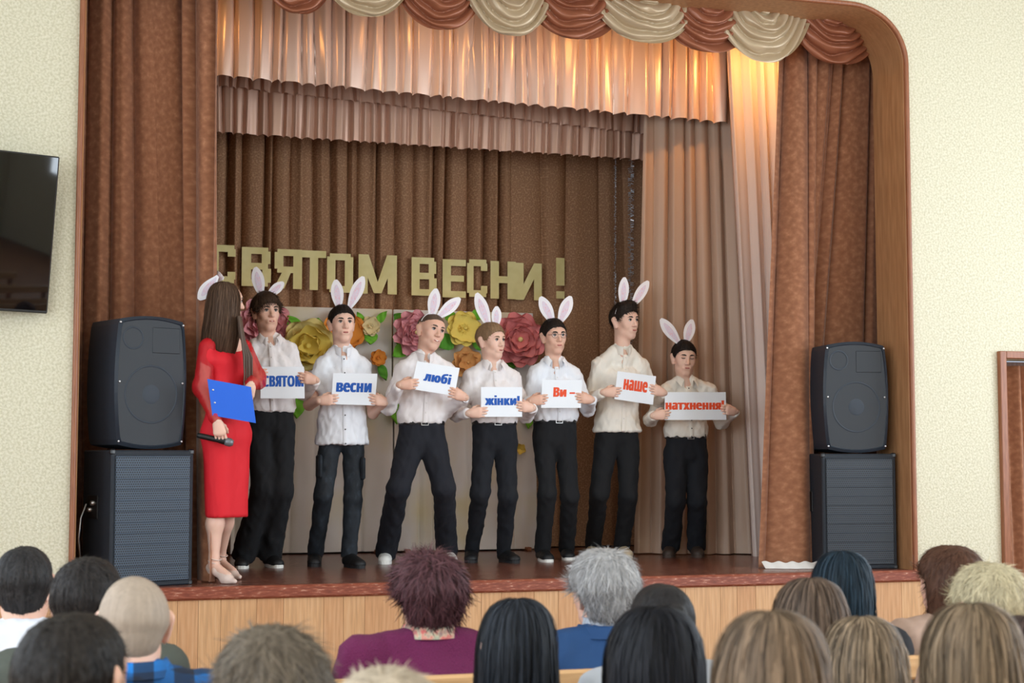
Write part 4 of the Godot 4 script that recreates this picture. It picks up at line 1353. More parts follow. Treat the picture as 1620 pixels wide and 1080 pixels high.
func collar_mesh(c: Vector3, lat: Vector3, fac: Vector3, r: float, style: String) -> ArrayMesh:
	var rows := []
	var gap := 0.5 if style == "fold" else 0.28
	var prof := [[0.0, -0.03], [0.004, 0.0], [0.003, 0.026], [0.008, 0.03]]
	if style == "fold":
		prof = [[0.002, -0.025], [0.004, 0.0], [0.004, 0.026], [0.009, 0.031], [0.016, 0.02], [0.027, -0.006]]
	for k in prof.size():
		var row := PackedVector3Array()
		for j in 41:
			var t := lerpf(-PI + gap, PI - gap, j / 40.0)
			var front := pow(maxf(0.0, -cos(t)), 2.0)   # t = 0 at the back
			var dirv := lat * sin(t) - fac * cos(t)
			var p: Vector3 = c + dirv * (r + prof[k][0] + 0.012 * front) + Vector3(0, prof[k][1] - (0.045 if style == "fold" else 0.03) * front, 0) + fac * 0.012
			if style == "fold" and k >= 4:
				p += Vector3(0, -0.03 * pow(front, 3.0) * (k - 3) * 0.6, 0) + lat * signf(sin(t)) * 0.012 * front * (k - 3)
			row.append(p)
		rows.append(row)
	return grid_mesh(rows)

func shoe_parts(t: Node3D, heel: Vector3, toe: Vector3, kind: String, sole: String):
	var d := (toe - heel)
	d.y = 0.0
	d = d.normalized()
	var y0 := heel.y
	var L := 0.27
	var base := heel - d * 0.02
	base.y = y0
	var sd := Vector3(-d.z, 0, d.x)
	var up := Vector3(0, 1, 0)
	var q := [
		cap(base + d * 0.045 + up * 0.05, base + d * 0.05 + up * 0.075, 0.042, 0.04, 0.02),
		cap(base + d * 0.06 + up * 0.04, base + d * (L - 0.05) + up * 0.028, 0.046, 0.043, 0.03, up, 1.2),
		cap(base + d * 0.07 + up * 0.07, base + d * 0.16 + up * 0.045, 0.036, 0.034, 0.03),
		cap(base + d * (L - 0.08) + up * 0.03, base + d * (L - 0.045) + up * 0.026, 0.046, 0.042, 0.02, up, 1.25),
	]
	var node := Node3D.new()
	node.name = "shoe"
	t.add_child(node, true)
	node.position = Vector3(base.x, y0, base.z) - t.position
	soft("upper", node, M["shoe_" + kind], [[q, 0.0085, [[Vector3(0, y0 + 0.016, 0), Vector3(0, -1, 0)]]]])
	# sole: a foot-shaped plate
	var poly := PackedVector2Array()
	for k in 28:
		var a := TAU * k / 28.0
		var x := (cos(a) * 0.5 + 0.5) * L
		var w := 0.04 + 0.012 * smoothstep(0.3, 0.75, x / L)
		poly.append(Vector2(x, sin(a) * w * pow(absf(sin(a)), -0.35) if absf(sin(a)) > 0.01 else 0.0))
	var b := Basis(d, sd, Vector3(0, 1, 0))
	local("sole", prism_mesh(poly, 0.022), M["sole_" + sole], node, Transform3D(b, Vector3(0, 0.0225, 0)))
	return base

func ear_mesh(len: float, wid: float, thick: float, inset := 0.0) -> ArrayMesh:
	var poly := PackedVector2Array()
	for k in 30:
		var a := TAU * k / 30.0
		var v := 0.5 - 0.5 * cos(a)
		var w := wid / 2 * pow(maxf(sin(PI * (0.04 + 0.93 * pow(v, 1.35))), 0.0), 0.72)
		poly.append(Vector2((w - inset) * (1.0 if sin(a) >= 0 else -1.0) if w > inset else 0.0005 * signf(sin(a)), lerpf(inset * 2.0, len - inset * 1.5, v)))
	return prism_mesh(poly, thick)

func make_person(d: Dictionary):
	var lk: Dictionary = d.look
	var floor_y := 0.8
	var base: Vector3 = (d.shoes[0][0] + d.shoes[1][0]) / 2.0
	base.y = floor_y
	var t := thing("person", d.label, "person", base, "performers on the stage")
	var lat: Vector3 = (d.sh[1] - d.sh[0]).normalized()
	d.sh[0] += lat * 0.036 - Vector3(0, 0.012, 0)
	d.sh[1] -= lat * 0.036 + Vector3(0, 0.012, 0)
	var shl: Vector3 = d.sh[0]; var shr: Vector3 = d.sh[1]
	var fac := lat.cross(Vector3(0, 1, 0)).normalized()
	var latf := Vector3(lat.x, 0, lat.z).normalized()
	var s: float = d.hs * 1.07
	var tf := head_tf(d.head, d.yaw, d.pitch, d.roll, s)
	# skin: head and neck, arms with hands, and the trunk and legs under the clothes, one mesh
	var skin: Array = [[head_prims(tf, d.neck, s, lk.get("smile", 0.0)), 0.0048]]
	var shm := (shl + shr) / 2.0
	var hip: Vector3 = d.hip
	var trunk: Array = [cap(shl - fac * 0.02, shr - fac * 0.02, 0.028, 0.028, 0.02), cap(shm - Vector3(0, 0.12, 0) - fac * 0.02 - latf * 0.05, hip - latf * 0.05, 0.06, 0.06, 0.03), cap(shm - Vector3(0, 0.12, 0) - fac * 0.02 + latf * 0.05, hip + latf * 0.05, 0.06, 0.06, 0.03), cap(d.neck - fac * 0.012, shm - Vector3(0, 0.1, 0) - fac * 0.02, 0.045, 0.045, 0.02)]
	var ankles := []
	for i in 2:
		var sg := -1.0 if i == 0 else 1.0
		var h: Vector3 = d.shoes[i][0]; var to: Vector3 = d.shoes[i][1]
		var dd := (to - h); dd.y = 0.0; dd = dd.normalized()
		ankles.append(h + dd * 0.03 + Vector3(0, 0.09, 0))
		trunk.append(cap(hip + latf * sg * 0.08 - Vector3(0, 0.03, 0), d.knee[i], 0.06, 0.045, 0.03))
		trunk.append(cap(d.knee[i], ankles[i], 0.045, 0.03, 0.02))
		trunk.append(cap(d.sh[i], d.el[i], 0.034 if not lk.get("short", false) else 0.042, 0.036, 0.015))
		trunk.append(cap(d.el[i], d.wr[i], 0.037, 0.026, 0.02))
	trunk.push_front(cap(d.neck + fac * 0.004, d.neck - Vector3(0, 0.09, 0) + fac * 0.03, 0.05, 0.046, 0.02))
	skin.append([trunk, 0.018 if not lk.get("short", false) else 0.0125])
	for i in 2:
		var sg := 1.0 if i == 0 else -1.0
		var c: Vector3 = (d.paper[0] + d.paper[3]) / 2.0 if i == 0 else (d.paper[1] + d.paper[2]) / 2.0
		var pl: Vector3 = (d.paper[1] - d.paper[0]).normalized() * sg
		var dir := (pl + Vector3(0, 0.16, 0)).normalized()
		# wrist put so that the fingers lie over the sheet's edge, in front of it
		var pa: Vector3 = d.paper[0] if i == 0 else d.paper[1]
		var pb: Vector3 = d.paper[3] if i == 0 else d.paper[2]
		var wv: Vector3 = pb.lerp(pa, clampf((d.wr[i].y - pb.y) / (pa.y - pb.y), 0.1, 0.9)) + pl * 0.024 + fac * 0.016
		var fd: Vector3 = (wv - pl * 0.1 - d.el[i]).normalized()
		var hd: Vector3 = (pl + fd * 0.3 + Vector3(0, 0.06, 0)).normalized()
		wv -= hd * 0.112
		d.wr[i] = wv
		trunk[-1 if i else -3] = cap(d.el[i], wv, 0.037, 0.026, 0.02)
		skin.append([hand_prims(wv, hd, -fac, Vector3(0, 1, 0), 0.9, 0.44, 0.9, 0.03), 0.0042])
	soft("body", t, M["skin%d" % (int(absf(base.x * 10.0)) % 2)], skin)
	# shirt
	var waist: float = d.waist
	var tuck: bool = lk.tuck
	var wc := Vector3(hip.x, waist, hip.z)
	var chest := shm - Vector3(0, 0.11, 0)
	var sp := [
		cap(d.neck + Vector3(0, 0.01, 0) - latf * 0.03, shl, 0.042, 0.054, 0.04),
		cap(d.neck + Vector3(0, 0.01, 0) + latf * 0.03, shr, 0.042, 0.054, 0.04),
		cap(chest - latf * 0.075, wc - latf * 0.058 + Vector3(0, 0.03, 0), 0.096, 0.093, 0.05),
		cap(chest + latf * 0.075, wc + latf * 0.058 + Vector3(0, 0.03, 0), 0.096, 0.093, 0.05),
		cap(chest + fac * 0.015, wc + fac * 0.01, 0.1, 0.09, 0.05),
		cap(d.neck - Vector3(0, 0.03, 0), d.neck - Vector3(0, 0.07, 0), 0.052, 0.075, 0.05),
	]
	if lk.collar == "fold":   # open at the throat
		sp.append(cap(d.neck + fac * 0.075 + Vector3(0, 0.03, 0), d.neck + fac * 0.09 - Vector3(0, 0.05, 0), 0.042, 0.012, 0.008, Vector3.ZERO, 1.0, true))
	if not tuck:
		var hm := Vector3(hip.x, float(d.hem) - 0.02, hip.z)
		sp.append(cap(wc + fac * 0.02, hm + fac * 0.03, 0.1, 0.112, 0.04))
		for sg in [-1.0, 1.0]:
			sp.append(cap(wc + latf * 0.068 * sg, hm + latf * 0.08 * sg, 0.102, 0.116, 0.05))
	else:
		for sg in [-1.0, 1.0]:
			sp.append(cap(wc + latf * 0.068 * sg + Vector3(0, 0.035, 0), wc + latf * 0.066 * sg - Vector3(0, 0.03, 0), 0.104, 0.088, 0.04))
	var shortsl: bool = lk.get("short", false)
	for i in 2:
		var e: Vector3 = d.el[i]; var a: Vector3 = d.sh[i]; var w: Vector3 = d.wr[i]
		if shortsl:
			sp.append(cap(a, a.lerp(e, 0.66), 0.056, 0.066, 0.035, Vector3.ZERO, 1.0, false, true))
		else:
			sp.append(cap(a, e, 0.058, 0.05, 0.035))
			sp.append(cap(e, w.lerp(e, 0.06), 0.05, 0.036, 0.03, Vector3.ZERO, 1.0, false, true))
			sp.append(cap(w.lerp(e, 0.26), w.lerp(e, 0.02), 0.04, 0.035, 0.008, Vector3.ZERO, 1.0, false, true))
	if lk.collar == "fold":
		sp.append(sp.pop_at(6))   # cut the throat after all is joined
	var clip_y: float = waist - 0.012 if tuck else float(d.hem)
	soft("shirt", t, M["shirt_" + lk.shirt], [[sp, 0.0125, [[Vector3(0, clip_y, 0), Vector3(0, -1, 0)]]]], "cloth", {"amp": 0.009, "scale": 9.5, "seed": base.x * 5.0})
	put("collar", collar_mesh(d.neck + Vector3(0, 0.004, 0) + fac * 0.002, latf, fac, 0.061, lk.collar), M["shirt_" + lk.shirt], t)
	# button placket
	var rows := [PackedVector3Array(), PackedVector3Array(), PackedVector3Array(), PackedVector3Array()]
	var n := 26
	var bt := lathe_mesh([[0.0, 0.003], [0.004, 0.003], [0.005, 0.0]], 10)
	for k in n:
		var y: float = lerpf(d.neck.y - 0.045, clip_y + 0.01, k / float(n - 1))
		var c: Vector3 = Vector3(lerpf(d.neck.x, hip.x, k / float(n - 1)), y, lerpf(d.neck.z, hip.z, k / float(n - 1)))
		var p := meet(sp, c + fac * 0.4, -fac)
		for j in 4:
			rows[j].append(p + latf * [-0.015, -0.0145, 0.0145, 0.015][j] + fac * [-0.006, 0.0055, 0.0055, -0.006][j])
		if k % 4 == 1:
			local("button", bt, M.button_dark if lk.get("buttons", false) else M.button_pale, t, Transform3D(Basis(latf, fac, Vector3(0, 1, 0)), p + fac * 0.0075 - t.position))
	put("placket", grid_mesh(rows, false, [], [], true), M["shirt_" + lk.shirt], t)
	# trousers
	var lg: Array = lk.leg
	var tp := [cap(Vector3(hip.x, waist, hip.z) - latf * 0.066, hip - latf * 0.066 - Vector3(0, 0.02, 0), 0.092, 0.1, 0.04), cap(Vector3(hip.x, waist, hip.z) + latf * 0.066, hip + latf * 0.066 - Vector3(0, 0.02, 0), 0.092, 0.1, 0.04), cap(Vector3(hip.x, waist, hip.z), hip - Vector3(0, 0.04, 0), 0.09, 0.09, 0.04)]
	for i in 2:
		var sg := -1.0 if i == 0 else 1.0
		var hj := hip + latf * sg * 0.082 - Vector3(0, 0.07, 0)
		var an: Vector3 = ankles[i] - Vector3(0, 0.03, 0)
		tp.append(cap(hj, d.knee[i], lg[0], lg[1], 0.025))
		tp.append(cap(d.knee[i], an, lg[1], lg[2], 0.03, Vector3.ZERO, 1.0, false, true))
	soft("trousers", t, M["pants_" + lk.pants], [[tp, 0.0135, [[Vector3(0, waist + (0.012 if tuck else -0.03), 0), Vector3(0, 1, 0)]]]], "cloth", {"amp": 0.008, "scale": 7.0, "seed": base.x * 9.0})
	for i in 2:
		shoe_parts(t, d.shoes[i][0], d.shoes[i][1], lk.shoe, lk.sole)
	if lk.belt:
		var bp := put("belt", band_mesh(wc, latf, fac, 0.066, 0.0965, 0.036), M.belt, t)
		var bk := SurfaceTool.new()
		bk.begin(Mesh.PRIMITIVE_TRIANGLES)
		var o := wc + fac * 0.101
		for e in [[0, 0.02, 0.05, 0.005], [0, -0.02, 0.05, 0.005], [-0.024, 0, 0.005, 0.045], [0.024, 0, 0.005, 0.045], [0.005, 0, 0.04, 0.004]]:
			add_box(bk, Transform3D(Basis(latf, Vector3(0, 1, 0), fac), o + latf * e[0] + Vector3(0, e[1], 0)), Vector3(e[2], e[3], 0.006), 0.001)
		put("buckle", bk.commit(), M.metal, bp)
	else:
		put("waistband", band_mesh(wc, latf, fac, 0.066, 0.0945, 0.03), M["pants_" + lk.pants], t)
	if lk.get("pockets", false):
		for i in 2:
			var sg := -1.0 if i == 0 else 1.0
			var hj: Vector3 = (hip + latf * sg * 0.08).lerp(d.knee[i], 0.55)
			put("cargo_pocket", box_mesh(Vector3(0.03, 0.16, 0.13), 0.012), M["pants_" + lk.pants], t, hj + latf * sg * (float(lg[0]) * 0.72) + fac * 0.02)
	# hair and face
	M["hair_tmp"] = hair_mat(lk.haircol)
	var hm2: Material = M.hair_tmp
	soft("hair", t, hm2, [[hair_prims(tf, s, lk.hair), 0.0052]], "hair", {"tf": tf, "amp": 0.004 if lk.hair != "crop" else 0.0008, "seed": base.x * 3.0, "streaks": 14.0, "spread": 0.35, "strands": 2200 if lk.hair != "crop" else 900, "slen": {"fringe": 0.05, "quiff": 0.035, "crop": 0.006}.get(lk.hair, 0.018), "swid": 0.0016 if lk.hair != "crop" else 0.0008, "lift": 0.2})
	face_parts(t, tf, s, lk.get("smile", 0.0), lk.get("closed", false), mat(lk.haircol.linear_to_srgb(), 0.7))
	if lk.get("glasses", false):
		var gl := Node3D.new()
		gl.name = "glasses"
		t.add_child(gl, true)
		gl.transform = Transform3D(tf.basis, tf.origin - t.position)
		for sx in [-1, 1]:
			var pts := []
			var rr := []
			for k in 19:
				var a := TAU * k / 18.0
				pts.append(Vector3(sx * 0.033 + cos(a) * 0.024, 0.01 + sin(a) * 0.019, 0.103 - 0.012 * absf(cos(a) * 0.5 + sx * 0.0)))
				rr.append(0.0013)
			local("rim", tube_mesh(pts, rr, 6, false), M.frame, gl)
			local("temple", tube_mesh([Vector3(sx * 0.057, 0.014, 0.095), Vector3(sx * 0.078, 0.018, 0.0), Vector3(sx * 0.076, 0.0, -0.02)], [0.0014, 0.0014, 0.0014], 6), M.frame, gl)
			local("lens", lathe_mesh([[0.0, 0.0], [0.023, -0.001]], 20), M.lens, gl, Transform3D(Basis(Vector3(1, 0, 0), PI / 2).scaled(Vector3(1, 0.8, 1)), Vector3(sx * 0.033, 0.01, 0.1)))
		local("bridge", tube_mesh([Vector3(-0.01, 0.013, 0.1), Vector3(0, 0.017, 0.106), Vector3(0.01, 0.013, 0.1)], [0.0013, 0.0013, 0.0013], 6), M.frame, gl)
	if lk.get("watch", false):
		var w: Vector3 = d.wr[1]
		var ax: Vector3 = (w - d.el[1]).normalized()
		var pts := []
		var rr := []
		var s1 := ax.cross(Vector3(0, 1, 0)).normalized()
		var s2 := ax.cross(s1)
		for k in 21:
			var a := TAU * k / 20.0
			pts.append(w - ax * 0.012 + (s1 * cos(a) + s2 * sin(a)) * 0.03)
			rr.append(0.006)
		put("wristwatch", tube_mesh(pts, rr, 8, false), M.metal, t)
	headband(t, tf, d.ears, s)
	# the sheet of paper with its word is held, so it is a thing of its own
	sign_sheet(d, fac)

func headband(t: Node3D, tf: Transform3D, ears: Array, s: float):
	var hb := Node3D.new()
	hb.name = "bunny_headband"
	t.add_child(hb, true)
	hb.position = tf.origin - t.position
	var pts := []
	var rr := []
	for k in 17:
		var a := lerpf(0.3, PI - 0.3, k / 16.0)
		pts.append(tf.basis * Vector3(cos(a) * 0.08, 0.03 + sin(a) * 0.095, -0.008))
		rr.append(0.003)
	local("band", tube_mesh(pts, rr, 8), M.ear_white, hb)
	for e in ears:
		var a: Vector3 = e[0]; var b: Vector3 = e[1]
		var y := (b - a).normalized()
		var z := (Vector3(-0.25, 0.0, 1.0) - y * Vector3(-0.25, 0.0, 1.0).dot(y)).normalized()
		var x := y.cross(z).normalized()
		var len := a.distance_to(b) + 0.03
		var o := Transform3D(Basis(x, y, z), a - y * 0.03 - tf.origin)
		local("ear", ear_mesh(len, e[2], 0.003), M.ear_white, hb, o)
		local("inner_ear", ear_mesh(len * 0.76, e[2] * 0.48, 0.001), M.ear_pink, hb, o * Transform3D(Basis(), Vector3(0, len * 0.08, 0.0015)))

func hair_mat(c: Color) -> StandardMaterial3D:
	var m := mat(Color(c.r * 2.0, c.g * 2.0, c.b * 2.0).linear_to_srgb(), 0.5)   # the strands' own tints average one half
	m.metallic_specular = 0.25
	m.vertex_color_use_as_albedo = true
	return m

var font: Font
func word_mesh(text: String, bold := 0.45) -> TextMesh:
	if font == null:
		var sf := SystemFont.new()
		sf.font_names = PackedStringArray(["Droid Sans"])
		sf.font_weight = 700
		var fv := FontVariation.new()
		fv.base_font = sf
		fv.spacing_glyph = 0
		font = fv
	var tm := TextMesh.new()
	tm.text = text
	tm.font = font
	tm.font_size = 64
	tm.pixel_size = 0.01
	tm.depth = 0.02
	return tm

func sign_sheet(d: Dictionary, fac: Vector3):
	var p: Array = d.paper
	var c: Vector3 = (p[0] + p[1] + p[2] + p[3]) / 4.0
	var words := {"СВЯТОМ": "white sheet with СВЯТОМ in blue beside the blue clipboard", "весни": "white sheet with весни in blue, held by the man in short sleeves", "любі": "tilted white sheet with любі in blue", "жінки!": "white sheet with жінки! in blue, held low by the fair-haired man", "Ви –": "white sheet with Ви – in orange, held by the man in glasses", "наше": "white sheet with наше in orange, held by the tallest man", "натхнення!": "widest white sheet with натхнення! in orange"}
	var t := thing("paper_sign", words[d.text], "paper sign", c, "word sheets held by the performers")
	var x: Vector3 = (p[1] + p[2] - p[0] - p[3]) / 2.0
	var y: Vector3 = (p[0] + p[1] - p[2] - p[3]) / 2.0
	var z := x.cross(y).normalized()
	var rows := []
	for side in [0.0006, -0.0006]:
		for i in 9:
			var v := i / 8.0 if side > 0 else 1.0 - i / 8.0
			var row := PackedVector3Array()
			for j in 13:
				var u := j / 12.0
				var q: Vector3 = p[0].lerp(p[1], u).lerp(p[3].lerp(p[2], u), v)
				row.append(q - c + z * (side + 0.0012 * sin(PI * u) * sin(2.0 + v * 2.0)))
			rows.append(row)
	rows.append(rows[0])
	local("sheet", grid_mesh(rows), M.paper, t)
	var tm := word_mesh(d.text)
	var bb := tm.get_aabb()
	var b: Array = d.tbox
	var w := (float(b[1]) - float(b[0])) * x.length()
	var h := (float(b[3]) - float(b[2])) * y.length()
	var ctr := x * ((float(b[0]) + float(b[1])) / 2.0 - 0.5) + y * ((float(b[2]) + float(b[3])) / 2.0 - 0.5)
	var sx := w / bb.size.x
	var sy := h / bb.size.y
	var bs := Basis(x.normalized() * sx, y.normalized() * sy, z * 0.02)
	var st := SurfaceTool.new()   # struck three times side by side for the heavy weight
	for k in 3:
		st.append_from(tm, 0, Transform3D(Basis(), Vector3((k - 1) * 0.03, 0, 0.001 * k)))
	local("lettering", st.commit(), M.ink_blue if d.ink == "blue" else M.ink_red, t, Transform3D(bs, ctr + z * 0.0022 - bs * bb.get_center()))

func people_materials():
	M["skin0"] = mat(rgb(230, 188, 168), 0.5)
	M["skin1"] = mat(rgb(224, 178, 156), 0.5)
	for k in ["skin0", "skin1"]:
		M[k].subsurf_scatter_enabled = true
		M[k].subsurf_scatter_strength = 0.12
	M["eyewhite"] = mat(rgb(196, 186, 182), 0.3)
	M["iris"] = mat(rgb(46, 34, 28), 0.15)
	M["lash"] = mat(rgb(46, 32, 26), 0.7)
	M["lips"] = mat(rgb(186, 108, 100), 0.45)
	M["teeth"] = mat(rgb(238, 234, 226), 0.3)
	M["mouthline"] = mat(rgb(120, 66, 60), 0.6)
	M["frame"] = mat(rgb(80, 70, 66), 0.3, 0.6)
	M["shirt_warm"] = mat(rgb(232, 226, 226), 0.8)
	M["shirt_cool"] = mat(rgb(234, 236, 242), 0.8)
	M["shirt_cream"] = mat(rgb(236, 230, 220), 0.8)
	M["button_dark"] = mat(rgb(30, 30, 36), 0.4)
	M["button_pale"] = mat(rgb(225, 220, 216), 0.3)
	M["pants_black"] = mat(rgb(15, 16, 20), 0.9)
	M["pants_navy"] = mat(rgb(15, 18, 26), 0.9)
	M["pants_denim"] = mat(rgb(22, 24, 33), 0.9)
	M["pants_jeans"] = tri_mat(noise_tex(0.02, [[0.0, rgb(18, 23, 29)], [0.6, rgb(28, 35, 43)], [1.0, rgb(54, 64, 74)]], 256, 4, 70), Vector3(3, 2, 3), 0.8)
	M["court"] = mat(rgb(222, 198, 186), 0.35)
	M["dress"] = mat(rgb(214, 22, 38), 0.75)
	M["sheer"] = mat(Color(0.8, 0.08, 0.12, 0.62), 0.6)
	M["sheer"].transparency = BaseMaterial3D.TRANSPARENCY_ALPHA
	M["folder"] = mat(rgb(14, 96, 214), 0.4)
	M["micgrille"] = mat(rgb(120, 124, 130), 0.4, 0.5)
	M["lens"] = mat(Color(1, 1, 1, 0.04), 0.05)
	M["lens"].transparency = BaseMaterial3D.TRANSPARENCY_ALPHA
	M["lens"].metallic_specular = 0.15
	M["belt"] = mat(rgb(30, 30, 32), 0.35)
	for k in [["black", rgb(17, 17, 19)], ["white", rgb(230, 228, 222)], ["beige", rgb(196, 176, 146)], ["brown", rgb(60, 46, 38)]]:
		M["shoe_" + k[0]] = mat(k[1], 0.6)
		M["sole_" + k[0]] = mat(k[1].lightened(0.05), 0.7)

func build_performers():
	people_materials()
	for d in PERFORMERS:
		make_person(d)

